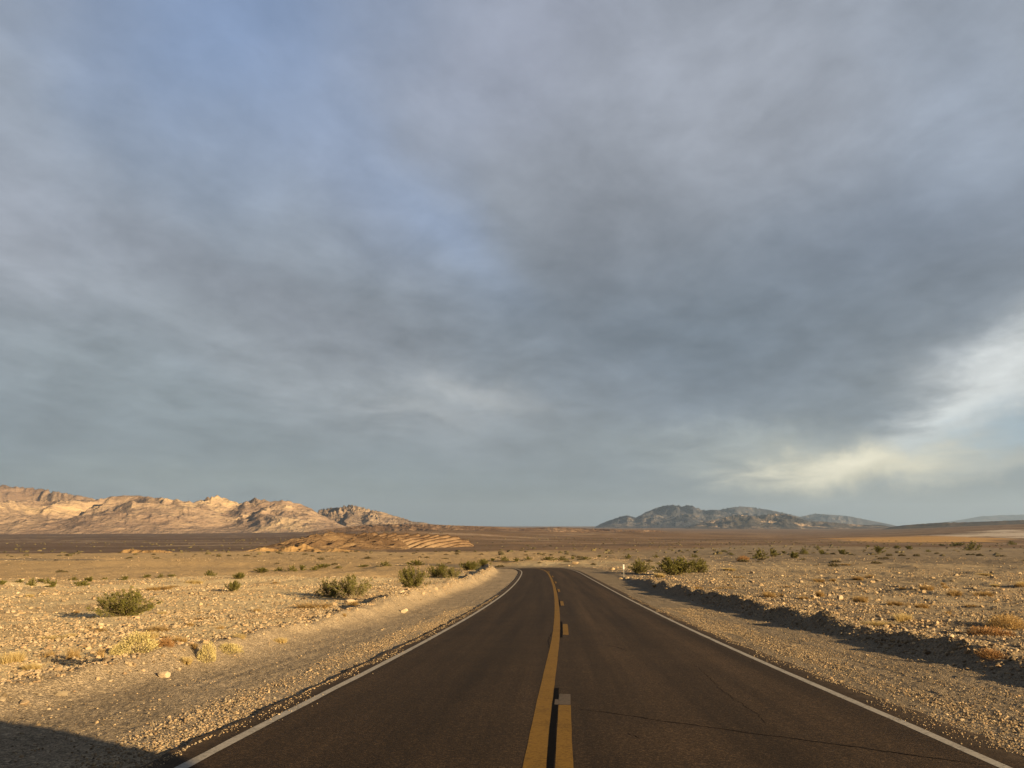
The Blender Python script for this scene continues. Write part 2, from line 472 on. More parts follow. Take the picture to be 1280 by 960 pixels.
# ------------------------------------------------------------------ road
def strip(name, s0, s1, t0, t1, z, mat, parent=None, step=0.5, jag=0.0, thick=0.0, seed=0, curve=None):
    s = np.arange(s0, s1 + 1e-6, step) if s1 - s0 > step else np.linspace(s0, s1, 3)
    if s[-1] < s1 - 1e-3: s = np.append(s, s1)
    a = t0 + (jag * fbm(s * 1.7 + seed, s * 0 + 4.4, 3) if jag else 0) + np.zeros_like(s)
    b = t1 + (jag * fbm(s * 1.7 + seed, s * 0 + 8.4, 3) if jag else 0) + np.zeros_like(s)
    if name in ('centre_line', 'centre_dash', 'sealer_strip', 'old_dash_end'):   # the painted centre drifts a little off the crown
        sh_ = -.17 * (1 - sstep(3, 24, s)); a = a + sh_; b = b + sh_
    nt = max(2, int((t1 - t0) / 0.5) + 1)
    u = np.linspace(0, 1, nt)
    T = a[:, None] * (1 - u) + b[:, None] * u; S = np.repeat(s[:, None], nt, 1)
    X, Y = path(S, T); Z = zroad(S) + z
    V = np.stack([X, Y, Z], -1).reshape(-1, 3); st = np.stack([T, S, T * 0], -1).reshape(-1, 3)
    F = [grid_faces(len(s), nt)]
    if thick:
        n = len(V)
        for col, flip in ((0, False), (nt - 1, True)):
            top = np.arange(len(s)) * nt + col
            Vb = V[top].copy(); Vb[:, 2] -= thick
            out = -0.05 if col == 0 else 0.05
            base = len(V)
            V = np.vstack([V, Vb]); st = np.vstack([st, st[top]])
            bi = base + np.arange(len(s))
            q = np.stack([top[:-1], top[1:], bi[1:], bi[:-1]], 1)
            F.append(q if not flip else q[:, ::-1])
    me = mesh_np(name, V, F, mat, False)
    a_ = me.attributes.new('st', 'FLOAT_VECTOR', 'POINT'); a_.data.foreach_set('vector', st.astype(np.float32).ravel())
    return link(name, me, parent)

road = strip('road', -58, 258, AL, AR, 0.0, M_asphalt, step=0.25, jag=0.07, thick=0.14)
tag(road, kind='structure')
strip('edge_line', -58, 258, TL - .055, TL + .055, 0.0016, M_white, road, jag=0.008, seed=3)
strip('edge_line', -58, 258, TR - .055, TR + .055, 0.0016, M_white, road, jag=0.008, seed=9)
strip('centre_line', -58, 258, -0.10, 0.09, 0.0016, M_yellow, road, jag=0.006, seed=5)
for k in range(-4, 9):
    e = 9.7 + 14.3 * k
    strip('centre_dash', e - (3.8 if k else 4.4), e, 0.165, 0.31, 0.0016, M_yellow, road, jag=0.004, seed=k)
    strip('sealer_strip', e - (4.6 if k else 5.4), e + (1.1 if k else 1.4), 0.085 + 0.008, 0.158, 0.0028, M_black, road, jag=0.006, seed=k + 30)
    if k == 0:
        strip('old_dash_end', e + 0.01, e + 0.85, 0.165, 0.31, 0.0038, M_ghost, road, jag=0.004, seed=77)
        strip('old_dash_end', e + 0.01, e + 0.40, 0.115, 0.163, 0.0038, M_ghost, road, jag=0.004, seed=78)

def crack(name, pts, w, seed=0, n=90):
    """a wandering crack drawn on the road surface through (s, t) points"""
    P = np.array(pts, float); L = np.concatenate([[0], np.cumsum(np.hypot(*np.diff(P, axis=0).T))])
    u = np.linspace(0, L[-1], n); s = np.interp(u, L, P[:, 0]); t = np.interp(u, L, P[:, 1])
    wob = 0.03 * fbm(u * 3 + seed, u * 0, 4) + 0.015 * fbm(u * 17 + seed, u * 0 + 2, 2)
    ds = np.gradient(s); dt = np.gradient(t); q = np.hypot(ds, dt); ns, nt = -dt / q, ds / q
    ww = w * (0.6 + 0.5 * np.clip(fbm(u * 5 + seed, u * 0 + 5, 3) + .4, 0, 1.4)) * np.minimum(1, np.minimum(u, L[-1] - u) / 0.4 + .1)
    V = []
    for sg in (-1, 1):
        S = s + ns * (wob + sg * ww / 2); T = t + nt * (wob + sg * ww / 2)
        X, Y = path(S, T); V.append(np.stack([X, Y, zroad(S) + 0.0014], 1))
    V = np.vstack(V); i = np.arange(n - 1)
    F = np.stack([i, i + 1, i + 1 + n, i + n], 1)
    return link(name, mesh_np(name, V, F, M_crack), road)
def on_road(px, py):
    x, y, z, _ = at(px, py); s, t = road_st(np.array([x]), np.array([y])); return float(s[0]), float(t[0])
crack('dark_road_line', [on_road(*p) for p in [(716, 897), (762, 903), (830, 914), (960, 933), (1060, 947), (1150, 961), (1230, 972)]], 0.034, 1)  # long thin dark line across the right lane
crack('dark_road_line', [on_road(*p) for p in [(868, 838), (893, 862), (905, 875), (926, 890), (948, 905), (962, 922)]], 0.007, 7)
crack('dark_road_line', [on_road(*p) for p in [(756, 812), (771, 815), (784, 820)]], 0.03, 9)
crack('dark_road_line', [on_road(*p) for p in [(783, 930), (793, 934), (800, 938)]], 0.05, 12)
crack('dark_road_line', [on_road(*p) for p in [(688, 820), (685, 806), (690, 796)]], 0.02, 15)

# ------------------------------------------------------------------ stones
_t = (1 + 5**.5) / 2
ICO_V = np.array([(-1, _t, 0), (1, _t, 0), (-1, -_t, 0), (1, -_t, 0), (0, -1, _t), (0, 1, _t), (0, -1, -_t), (0, 1, -_t), (_t, 0, -1), (_t, 0, 1), (-_t, 0, -1), (-_t, 0, 1)]) / math.hypot(1, _t)
ICO_F = np.array([(0, 11, 5), (0, 5, 1), (0, 1, 7), (0, 7, 10), (0, 10, 11), (1, 5, 9), (5, 11, 4), (11, 10, 2), (10, 7, 6), (7, 1, 8), (3, 9, 4), (3, 4, 2), (3, 2, 6), (3, 6, 8), (3, 8, 9), (4, 9, 5), (2, 4, 11), (6, 2, 10), (8, 6, 7), (9, 8, 1)])

def scatter_stones(name, x, y, size, mat, sink=0.25, zs=None):
    n = len(x)
    V = ICO_V[None] * (1 + RNG.uniform(-.28, .28, (n, 12, 1)))
    V = V * np.stack([RNG.uniform(.7, 1.3, n), RNG.uniform(.6, 1.0, n), RNG.uniform(.45, .85, n)], 1)[:, None]
    a = RNG.uniform(0, 6.28, n); b = RNG.normal(0, .35, n)
    vy = V[..., 1] * np.cos(b)[:, None] - V[..., 2] * np.sin(b)[:, None]; vz = V[..., 1] * np.sin(b)[:, None] + V[..., 2] * np.cos(b)[:, None]
    vx = V[..., 0] * np.cos(a)[:, None] - vy * np.sin(a)[:, None]; vy2 = V[..., 0] * np.sin(a)[:, None] + vy * np.cos(a)[:, None]
    V = np.stack([vx, vy2, vz], -1) * (size / 2)[:, None, None]
    z = ground(x, y) if zs is None else zs
    V += np.stack([x, y, z + size * (0.5 * .6 - sink)], 1)[:, None]
    F = (ICO_F[None] + (np.arange(n) * 12)[:, None, None]).reshape(-1, 3)
    tone = np.repeat(np.clip(RNG.normal(.34, .26, n), 0, 1), 12)
    me = mesh_np(name, V.reshape(-1, 3), F, mat, False, {'tone': tone})
    return me

def polar_pts(n, r0, r1, a0=-40, a1=40):
    r = np.exp(RNG.uniform(math.log(r0), math.log(r1), n)) if r1 / r0 > 12 else np.sqrt(RNG.uniform(r0**2, r1**2, n))
    a = np.radians(RNG.uniform(a0, a1, n))
    return r * np.sin(a), r * np.cos(a)

def clump(x, y, sc=1.0):
    return .5 + .9 * fbm(x / (3.0 * sc) + 40, y / (3.0 * sc), 3) + .5 * fbm(x / 13 + 4, y / 13, 2)

cobx, coby, cobs = [], [], []
for n, r0, r1, s0, s1 in ((50000, 4, 17, .018, .04), (80000, 6, 36, .035, .075), (70000, 8, 62, .055, .12), (56000, 18, 115, .09, .20), (12000, 40, 230, .18, .36)):
    x, y = polar_pts(n, r0, r1)
    s_, t_ = road_st(x, y); off = np.maximum(AL - t_, t_ - AR); off = np.where(off > 5000, 60, off)
    bx = np.where(t_ > 0, 3.7, 3.2)
    keep = (off > bx) & (RNG.random(n) < np.clip(clump(x, y) * 1.15 - .1, 0.14, 1))
    ridge = (np.abs(off - bx - .4) < .8)
    keep &= (~ridge) | (s0 < .1)
    # fewer beyond the step at left
    keep &= ~((t_ < -15) & (y > 84) & (RNG.random(n) < .85))
    x, y = x[keep], y[keep]
    cobx.append(x); coby.append(y); cobs.append(s0 * (s1 / s0)**(RNG.random(len(x))**2.0))
link('desert_cobbles', scatter_stones('desert_cobbles', np.concatenate(cobx), np.concatenate(coby), np.concatenate(cobs), M_stone), kind='stuff')

# shoulder gravel: chips thickest beside the asphalt
gx, gy, gs = [], [], []
for side, n, s1, w in ((-1, 46000, 34, 2.9), (1, 66000, 34, 3.6)):
    s_ = 3 + (s1 - 3) * RNG.random(n)**1.5
    band = RNG.random(n) < (.86 if side < 0 else .7)
    o = np.where(band, .05 + np.abs(RNG.normal(.34, .30, n) if side < 0 else RNG.normal(.7, .6, n)), RNG.uniform(.1, w, n))
    t_ = (AL - o) if side < 0 else (AR + o)
    x, y = path(s_, t_)
    keep = (o > 0.03) & (RNG.random(n) < np.clip(.5 + .8 * fbm(s_ / 5, o * 2, 3), .1, 1))
    gx.append(x[keep]); gy.append(y[keep]); gs.append(np.clip(RNG.lognormal(math.log(.017), .4, keep.sum()), .009, .07))
link('shoulder_gravel', scatter_stones('shoulder_gravel', np.concatenate(gx), np.concatenate(gy), np.concatenate(gs), M_stone, .2), kind='stuff')

# chips thrown onto the edge of the asphalt
n = 5200
s_ = 4 + 40 * RNG.random(n)**1.4; o = np.abs(RNG.normal(0, .16, n)) * np.clip(.6 + fbm(s_ / 2, s_ * 0, 3), .1, 1.6)
side = RNG.random(n) < .5
t_ = np.where(side, AL + .04 + o, AR - .04 - o); x, y = path(s_, t_)
link('spilled_gravel', scatter_stones('spilled_gravel', x, y, np.clip(RNG.lognormal(math.log(.013), .35, n), .007, .035), M_stone, .15, zroad(s_)), kind='stuff')

# windrows of small stones along the banks
wx, wy, ws = [], [], []
for t0, n, a, b, sd in ((-6.7, 2600, 3, 95, .28), (-7.9, 900, 3, 36, .16), (7.9, 4200, 3, 80, .25), (7.5, 2600, 3, 60, .3)):
    s_ = a + (b - a) * RNG.random(n)**1.4
    x, y = path(s_, t0 + RNG.normal(0, sd, n)); wx.append(x); wy.append(y); ws.append(np.clip(RNG.lognormal(math.log(.04), .45, n), .015, .13) * (1 + s_ / 90))
link('berm_stones', scatter_stones('berm_stones', np.concatenate(wx), np.concatenate(wy), np.concatenate(ws), M_stone), kind='stuff')

# individual rocks
def rock_mesh(k):
    rg = np.random.default_rng(100 + k)
    bpy.context  # no operators
    import bmesh
    bm = bmesh.new(); bmesh.ops.create_icosphere(bm, subdivisions=3, radius=.5)
    sc_ = Vector((rg.uniform(.9, 1.25), rg.uniform(.7, .95), rg.uniform(.5, .8)))
    planes = [(Vector(rg.normal(size=3)).normalized(), rg.uniform(.26, .42)) for _ in range(11)]
    for v in bm.verts:
        p = v.co.copy()
        for nn, dd in planes:
            q = p.dot(nn)
            if q > dd: p -= nn * (q - dd)
        p = Vector((p.x * sc_.x, p.y * sc_.y, p.z * sc_.z))
        v.co = p * (1 + .05 * float(fbm(np.array([p.x * 5 + k]), np.array([p.y * 5 + p.z * 4]), 3)[0]))
    me = bpy.data.meshes.new('rock'); bm.to_mesh(me); bm.free()
    me.attributes.new('tone', 'FLOAT', 'POINT').data.foreach_set('value', np.full(len(me.vertices), .45, np.float32))
    return me
ROCKS = [rock_mesh(k) for k in range(9)]
for i, m_ in enumerate(ROCKS): m_.materials.append(M_stone_pale if i % 3 == 0 else M_stone)

def rock(px, py, wpx, label, group=None, k=None, asp=1.0):
    x, y, z, d = at(px, py)
    w = wpx * d / FPX
    o = link('rock', ROCKS[random.randrange(9) if k is None else k], label=label, cat='rock', group=group)
    o.location = (x, y, z + w * .16 * asp); o.scale = (w, w, w * asp)
    o.rotation_euler = (random.uniform(-.25, .25), random.uniform(-.25, .25), random.uniform(0, 6.28))
    return o
rock(205, 846, 17, 'large pale rock lying on the left berm among small stones', k=0)
rock(505, 766, 12, 'rounded pale boulder sitting on the crest of the left berm beside the road', k=3, asp=1.2)
rock(437, 755, 15, 'long flat pale rock below the sparse bush left of the berm', k=6)
rock(418, 757, 9, 'small blocky rock just left of the long flat pale rock', k=1)
rock(502, 741, 10, 'pale rock at the foot of the bush nearest the left berm', k=3)
rock(545, 737, 7, 'pale upright rock between the bushes and the left berm', k=0)
rock(1050, 749, 11, 'white pointed rock leaning behind the right bank', k=6, asp=1.3)
rock(1141, 737, 8, 'pale round rock standing out in the right hand stone field', k=3, asp=1.1)
rock(1189, 800, 10, 'bright rock perched on the edge of the right bank', k=0)
rock(1268, 814, 12, 'flat pale rock on the bank beside the red brown tumbleweed', k=6)
rock(223, 838, 10, 'pale rock just behind the large pale rock on the left berm', k=3)
rock(30, 880, 14, 'grey rock at the left edge just beyond the vehicle shadow', k=4)
rock(100, 836, 7, 'small white round stone on bare soil at the left', k=3)
rock(1128, 788, 11, 'long flat tan stone on the edge of the right bank', k=5)
rock(818, 734, 9, 'pale boulder at the end of the right bank below the big bush', k=4, asp=1.1)
used = []
def field_rocks(n, box, label, group, wr):
    c = 0; tries = 0
    while c < n and tries < n * 20:
        tries += 1
        px = random.uniform(box[0], box[2]); py = box[1] + (box[3] - box[1]) * random.random()
        x, y, z, d = at(px, py)
        s_, t_ = road_st(np.array([x]), np.array([y]))
        if -6.3 < t_[0] < 9.6: continue
        rock(px, py, random.uniform(*wr), label, group); c += 1
field_rocks(70, (0, 735, 560, 850), 'tan rock lying loose in the stony ground left of the road', 'loose rocks left of the road', (3.5, 8))
field_rocks(95, (880, 715, 1280, 800), 'weathered rock lying loose in the stone field right of the road', 'loose rocks right of the road', (3.5, 8))

# ------------------------------------------------------------------ shrubs
M_creo = mat_leaf('creosote_leaf', (0.06, 0.062, 0.014), (0.20, 0.18, 0.04), .25)
M_stem = mat_plain('shrub_stem', (0.20, 0.155, 0.10), 0.9, 0.1)
M_paletwig = mat_plain('pale_twig', (0.30, 0.245, 0.16), 0.9, 0.1)
M_britt = mat_leaf('brittlebush_leaf', (0.32, 0.26, 0.10), (0.62, 0.52, 0.25), .2)
M_dry = mat_leaf('dry_grass_blade', (0.26, 0.16, 0.055), (0.56, 0.39, 0.17), .3)
M_paledry = mat_leaf('pale_dry_blade', (0.45, 0.33, 0.13), (0.75, 0.60, 0.31), .3)
M_rust = mat_leaf('rust_twig', (0.16, 0.078, 0.03), (0.42, 0.235, 0.09), .15)

def tubes(segs, sides=3):
    """segs: list of (p0, p1, r0, r1) arrays -> V, F"""
    P0 = np.array([s[0] for s in segs]); P1 = np.array([s[1] for s in segs]); r0 = np.array([s[2] for s in segs]); r1 = np.array([s[3] for s in segs])
    d = P1 - P0; d /= np.linalg.norm(d, axis=1)[:, None] + 1e-9
    up = np.where(np.abs(d[:, 2:3]) > .9, [[1, 0, 0]], [[0, 0, 1]])
    u = np.cross(d, up); u /= np.linalg.norm(u, axis=1)[:, None]; v = np.cross(d, u)
    V = []
    for P, r in ((P0, r0), (P1, r1)):
        for k in range(sides):
            a = 2 * math.pi * k / sides
            V.append(P + (u * math.cos(a) + v * math.sin(a)) * r[:, None])
    V = np.stack(V, 1); n = len(segs)
    F = []
    for k in range(sides):
        k2 = (k + 1) % sides
        F.append([k, k2, sides + k2, sides + k])
    F = (np.array(F)[None] + (np.arange(n) * 2 * sides)[:, None, None]).reshape(-1, 4)
    return V.reshape(-1, 3), F

def leaves(P, D, size, rg, aspect=.5):
    """small leaf quads at P pointing roughly along D"""
    n = len(P)
    d = D + rg.normal(0, .55, (n, 3)); d /= np.linalg.norm(d, axis=1)[:, None] + 1e-9
    q = rg.normal(size=(n, 3)); w = np.cross(d, q); w /= np.linalg.norm(w, axis=1)[:, None] + 1e-9
    s = (size * rg.uniform(.6, 1.4, n))[:, None]
    V = np.stack([P, P + d * s * .5 + w * s * aspect * .5, P + d * s, P + d * s * .5 - w * s * aspect * .5], 1)
    F = np.arange(n * 4).reshape(-1, 4)
    return V.reshape(-1, 3), F

def shrub_skeleton(rg, nstem, spread, twig, height=1.0, up=.5):
    """stems radiating from a crown at the ground; radius 1 wide, `height` tall"""
    segs = []; tips = []
    for i in range(nstem):
        a = rg.uniform(0, 6.283); el = rg.uniform(.12, 1.45)**1.0
        d = np.array([math.cos(a) * math.cos(el), math.sin(a) * math.cos(el), math.sin(el)])
        L = rg.uniform(.7, 1.02)
        p = np.array([math.cos(a), math.sin(a), 0]) * rg.uniform(0, .12)
        ns = 6; r = .013
        dirv = d.copy()
        for k in range(ns):
            step = L / ns
            dirv = dirv + rg.normal(0, .13, 3) + np.array([0, 0, .05]); dirv /= np.linalg.norm(dirv)
            q = p + dirv * step * np.array([1, 1, height])
            segs.append((p, q, r, r * .8)); r *= .8
            if k >= 1:
                for _ in range(twig):
                    e = dirv + rg.normal(0, .55, 3); e /= np.linalg.norm(e)
                    l = rg.uniform(.1, .28) * (1.1 - .1 * k)
                    q2 = p + (q - p) * rg.random() ; q3 = q2 + e * l * np.array([1, 1, height])
                    q3[2] = max(q3[2], .02)
                    segs.append((q2, q3, r * .55, r * .3)); tips.append((q2, q3))
            p = q
        tips.append((p, p + dirv * .08))
    return segs, tips

def creosote(seed, nstem=46, twig=4, per=13, leaf=.042, h=.95, twigmat=None, green=1.0):
    rg = np.random.default_rng(seed)
    segs, tips = shrub_skeleton(rg, nstem, 1, twig, h)
    V, F = tubes(segs); stems = mesh_np('stems', V, F, twigmat or M_stem, True)
    A = np.array([t[0] for t in tips]); B = np.array([t[1] for t in tips])
    keep = rg.random(len(A)) < green
    A, B = A[keep], B[keep]
    u = rg.uniform(.25, 1.08, (len(A), per))[..., None]
    P = (A[:, None] * (1 - u) + B[:, None] * u + rg.normal(0, .016, (len(A), per, 3))).reshape(-1, 3)
    D = np.repeat((B - A) / (np.linalg.norm(B - A, axis=1)[:, None] + 1e-9), per, 0)
    V, F = leaves(P, D, leaf, rg, .55)
    return stems, mesh_np('foliage', V, F, M_creo, False)

def dome(seed, mat, n=2600, leaf=.08, h=.75, stems=30, asp=.4, shell=.55):
    rg = np.random.default_rng(seed)
    segs = []
    for i in range(stems):
        a = rg.uniform(0, 6.283); el = rg.uniform(.15, 1.5); L = rg.uniform(.5, .8)
        p = np.zeros(3); q = np.array([math.cos(a) * math.cos(el), math.sin(a) * math.cos(el), math.sin(el) * h]) * L
        mid = (p + q) / 2 + rg.normal(0, .04, 3); mid[2] = abs(mid[2])
        segs += [(p, mid, .014, .010), (mid, q, .010, .005)]
    V, F = tubes(segs); st = mesh_np('stems', V, F, M_stem, True)
    a = rg.uniform(0, 6.283, n); el = np.arcsin(rg.uniform(.03, 1, n)); rad = rg.uniform(shell, 1, n)**.6
    lump = 1 + .28 * fbm(np.cos(a) * 1.7 + seed, np.sin(a) * 1.7 + el * 2.2, 3)
    rad = rad * lump * .85
    D = np.stack([np.cos(a) * np.cos(el), np.sin(a) * np.cos(el), np.sin(el)], 1)
    P = D * rad[:, None] * [1, 1, h]
    V, F = leaves(P, D + [0, 0, .3], leaf, rg, asp)
    return st, mesh_np('foliage', V, F, mat, False)

def tuft(seed, mat, n=700, h=.8, spread=.9, w=.012, curl=.3):
    """dry grass / twig clump: thin bent blades out of several crowns"""
    rg = np.random.default_rng(seed)
    nc = 12; cc = rg.normal(0, .33, (nc, 2)); ci = rg.integers(0, nc, n)
    P = np.zeros((n, 3)); P[:, :2] = cc[ci] + rg.normal(0, .05, (n, 2))
    a = rg.uniform(0, 6.283, n); tilt = np.abs(rg.normal(0, .55, n)) * spread
    D = np.stack([np.cos(a) * np.sin(tilt), np.sin(a) * np.sin(tilt), np.cos(tilt)], 1)
    L = rg.uniform(.35, 1, n) * h
    side = np.stack([-np.sin(a + rg.normal(0, .8, n)), np.cos(a), 0 * a], 1)
    V = []; K = 4
    for k in range(K):
        u = k / (K - 1)
        c = P + D * (L * u)[:, None] + np.stack([np.cos(a), np.sin(a), -0.6 + 0 * a], 1) * (curl * L * u * u)[:, None]
        ww = w * (1 - .75 * u)
        V += [c - side * ww, c + side * ww]
    V = np.stack(V, 1); V[..., 2] = np.maximum(V[..., 2], .01)
    F = np.array([[2 * k, 2 * k + 1, 2 * k + 3, 2 * k + 2] for k in range(K - 1)])
    F = (F[None] + (np.arange(n) * 2 * K)[:, None, None]).reshape(-1, 4)
    return mesh_np('blades', V.reshape(-1, 3), F, mat, False)

CREO = [creosote(1), creosote(2, 40, 4, 12, .045, .85), creosote(3, 50, 4, 12, .04, 1.0), creosote(4, 38, 4, 14, .045, .8)]
SPARSE = [creosote(7, 34, 4, 9, .045, .9, M_paletwig, .85), creosote(8, 34, 4, 9, .045, .9, M_paletwig, .75)]
CREO_FAR = [creosote(21, 16, 2, 9, .10, .9), creosote(22, 16, 2, 9, .11, .8), creosote(23, 14, 3, 8, .10, .8)]
BRITT = [dome(31, M_britt, 3600, .075, .8), dome(32, M_britt, 3000, .08, .95)]
DRYDOME = [dome(35, M_dry, 3400, .11, .6, asp=.14, shell=.2), dome(36, M_rust, 2600, .11, .65, asp=.2, shell=.2), dome(37, M_rust, 900, .16, .7, 20, .2, .2)]
TUFT = [tuft(41, M_dry), tuft(42, M_dry, 900, .6, 1.3), tuft(43, M_paledry, 1500, .75, .9, .010), tuft(44, M_dry, 260, .9, .7, .012)]
protos = {'creosote': CREO, 'sparse': SPARSE, 'far': CREO_FAR, 'britt': BRITT, 'drydome': DRYDOME[:1], 'rust': DRYDOME[1:2],
          'rusttwig': [TUFT[3]], 'grass': TUFT[:2], 'palegrass': TUFT[2:3]}

def plant(kind, px, py, wpx, hpx, label, cat='shrub', group=None, name=None, xyz=None):
    if xyz is None: x, y, z, d = at(px, py)
    else: x, y, z, d = xyz
    k = random.randrange(len(protos[kind])); pr = protos[kind][k]
    w = wpx * d / FPX / 2 * 1.12; h = hpx * d / FPX * (.98 if kind in ('creosote', 'sparse') else 1.08)
    names = {'creosote': 'creosote_bush', 'sparse': 'creosote_bush', 'far': 'creosote_bush', 'britt': 'brittlebush', 'drydome': 'dry_bush', 'rust': 'tumbleweed',
             'rusttwig': 'dead_twig_clump', 'grass': 'dry_grass_clump', 'palegrass': 'dry_grass_clump'}
    # stand the plant half its depth behind its lower edge
    d_ = math.hypot(x, y); bk = w * .45
    x += x / d_ * bk; y += y / d_ * bk; z = float(ground(x, y)) - .02
    loc = (x, y, z); rot = (0, 0, random.uniform(0, 6.28))
    if isinstance(pr, tuple):
        e = bpy.data.objects.new(name or names[kind], None); COL.objects.link(e); e.empty_display_size = .1
        e.location = loc; e.rotation_euler = rot; e.scale = (w, w, h)
        tag(e, label, cat, group)
        link('stems', pr[0], e); link('foliage', pr[1], e)
        return e
    o = link(name or names[kind], pr, label=label, cat=cat, group=group)
    o.location = loc; o.rotation_euler = rot; o.scale = (w, w, h)
    return o

P = plant
P('creosote', 152, 771, 76, 36, 'large round dark green bush standing alone on the stony ground at far left', 'bush')
P('sparse', 440, 748, 58, 33, 'loose green bush with pale twigs left of the berm', 'bush')
P('sparse', 410, 747, 44, 27, 'thin straggly half of the twiggy bush pair, with gold grass at its foot', 'bush')
P('creosote', 514, 735, 42, 29, 'full green bush nearest the left berm', 'bush')
P('creosote', 548, 722, 34, 19, 'dark green bush second from the left berm boulder', 'bush')
P('sparse', 566, 723, 24, 16, 'pale twiggy bush just right of the dark green one beside the left berm', 'bush')
P('creosote', 586, 713, 28, 15, 'green bush beside the far end of the left berm', 'bush')
P('creosote', 604, 708, 22, 10, 'small green bush last along the left berm before the bend', 'bush')
P('creosote', 291, 740, 21, 17, 'small dark green bush, nearer of a pair in the open left field', 'bush')
P('creosote', 299, 724, 17, 11, 'small green bush just behind its twin in the open left field', 'bush')
P('creosote', 848, 719, 58, 29, 'largest olive green bush right of the road behind the delineator', 'bush')
P('creosote', 874, 716, 26, 20, 'olive green bush merging with the right end of the largest bush', 'bush')
P('creosote', 800, 717, 28, 19, 'dark green bush between the delineator and the largest bush', 'bush')
g1 = 'row of bushes at the far edge of the left stony ground'
for (px, py, w, h) in [(3, 731, 12, 7), (24, 728, 14, 4), (39, 732, 13, 9), (51, 727, 11, 5), (59, 730, 9, 7), (68, 734, 16, 10), (92, 725, 12, 4), (102, 733, 18, 9), (113, 727, 18, 7), (132, 725, 9, 4),
                       (158, 725, 14, 6), (184, 722, 9, 5), (201, 722, 8, 5), (214, 721, 10, 4), (262, 720, 17, 7), (327, 716, 20, 7), (349, 714, 13, 5), (365, 714, 13, 7), (376, 713, 13, 8), (391, 713, 11, 5), (403, 711, 19, 7),
                       (423, 711, 9, 4), (455, 709, 12, 4), (481, 708, 17, 6), (519, 707, 22, 8)]:
    P('far', px, py, w, h, 'low green bush in the row along the far edge of the left stony ground', 'bush', g1)
g2 = 'small bushes dotted on the right plain'
rl = {(950.5, 698): 'dark green round bush, darkest on the right plain', (1096, 691): 'wide olive bush in the middle of the right plain', (1216, 688): 'wide olive brown bush near the golden grass on the right plain',
      (929, 702): 'brown dying bush left of the dark green round one', (1052.6, 693): 'low olive bush alone between the small right bushes'}
for (px, py, w, h) in [(929, 702, 17, 11), (950.5, 698, 18, 12), (965, 695, 13, 10), (979.6, 692, 8, 4), (991.5, 698, 16, 10), (1005, 693, 11, 8), (1027, 693, 11, 7), (1022, 686, 7, 4), (1052.6, 693, 14, 8),
                       (1096, 691, 21, 10), (1122, 686, 9, 5), (1136.6, 687, 9, 6), (1197, 683, 17, 6), (1216, 688, 20, 11), (1264.6, 681, 12, 5), (1177, 682.5, 7, 3), (914, 694, 7, 3), (1085, 684, 6, 3), (1160, 690, 7, 3)]:
    lb = rl.get((px, py))
    P('rust' if px == 929 else 'far', px, py, w, h, lb or 'small olive bush dotted on the right plain', 'bush', None if lb else g2)
g3 = 'bushes beyond the bend of the road'
for (px, py, w, h) in [(687, 701, 20, 6), (703, 701, 16, 5), (660, 700, 12, 4), (647, 702, 14, 5), (630, 702, 13, 6), (616, 701, 10, 4), (732, 700, 14, 5), (716, 699, 8, 4), (785, 698, 12, 5), (750, 696, 8, 3), (868, 697, 10, 4), (905, 690, 8, 3), (820, 697, 9, 4)]:
    P('far', px, py, w, h, 'low bush on the plain beyond the bend of the road', 'bush', g3)

# pale and dry plants
P('palegrass', 14, 830, 46, 24, 'pale straw tuft at the left edge above the vehicle shadow', 'grass clump')
P('britt', 172, 816, 48, 27, 'pale yellow green dome of foliage, largest of the left brittlebushes', 'bush')
P('britt', 150, 818, 26, 18, 'small pale bush leaning on the left of the largest brittlebush', 'bush')
P('rust', 206, 811, 24, 18, 'rusty brown bush right of the largest brittlebush', 'bush')
P('grass', 225, 803, 30, 18, 'golden dry tuft behind the rusty brown bush', 'grass clump')
P('britt', 258, 828, 24, 26, 'upright pale brittlebush dome closest to the left berm', 'bush')
P('britt', 286, 817, 32, 15, 'low pale brittlebush right of the upright dome', 'bush')
P('palegrass', 232, 830, 26, 13, 'low pale tuft beside the large pale rock on the left berm', 'grass clump')
P('palegrass', 62, 800, 34, 9, 'short pale straw patch behind the brown twigs', 'grass clump')
P('palegrass', 300, 800, 30, 9, 'short pale tuft behind the low pale brittlebush', 'grass clump')
P('grass', 120, 790, 40, 8, 'flat golden grass patch below the lone dark green bush', 'grass clump')
P('grass', 250, 775, 50, 7, 'flat golden grass patch right of the lone dark green bush', 'grass clump')
P('palegrass', 38, 838, 26, 14, 'short straw tuft right below the pale straw tuft at the left edge', 'grass clump')
P('palegrass', 185, 800, 40, 16, 'tall straw growing behind the largest left brittlebush', 'grass clump')
P('grass', 240, 812, 22, 12, 'golden tuft between the rusty bush and the upright dome', 'grass clump')
P('grass', 200, 790, 44, 10, 'low golden grass uphill of the rusty brown bush', 'grass clump')
P('rusttwig', 92, 824, 32, 20, 'orange dead twigs standing right of the pale straw tuft', 'grass clump')
P('rusttwig', 126, 822, 20, 18, 'bare orange twigs just left of the pale bushes', 'grass clump')
P('rusttwig', 60, 822, 26, 14, 'sparse brown twigs beside the pale straw tuft', 'grass clump')
P('palegrass', 349, 804, 20, 11, 'lone small pale tuft near the left berm', 'grass clump')
P('grass', 395, 761, 56, 10, 'gold grass patch at the foot of the twiggy bush pair', 'grass clump')
P('grass', 440, 757, 26, 12, 'gold grass under the nearer twiggy bush', 'grass clump')
P('grass', 430, 771, 12, 6, 'tiny gold tuft among stones below the twiggy bush pair', 'grass clump')
P('grass', 965, 747, 38, 15, 'orange gold tuft nearest the edge of the right bank', 'grass clump')
P('grass', 1006, 749, 22, 9, 'short gold tuft second along the right bank', 'grass clump')
P('grass', 1026, 746, 20, 14, 'taller gold tuft left of the white pointed rock', 'grass clump')
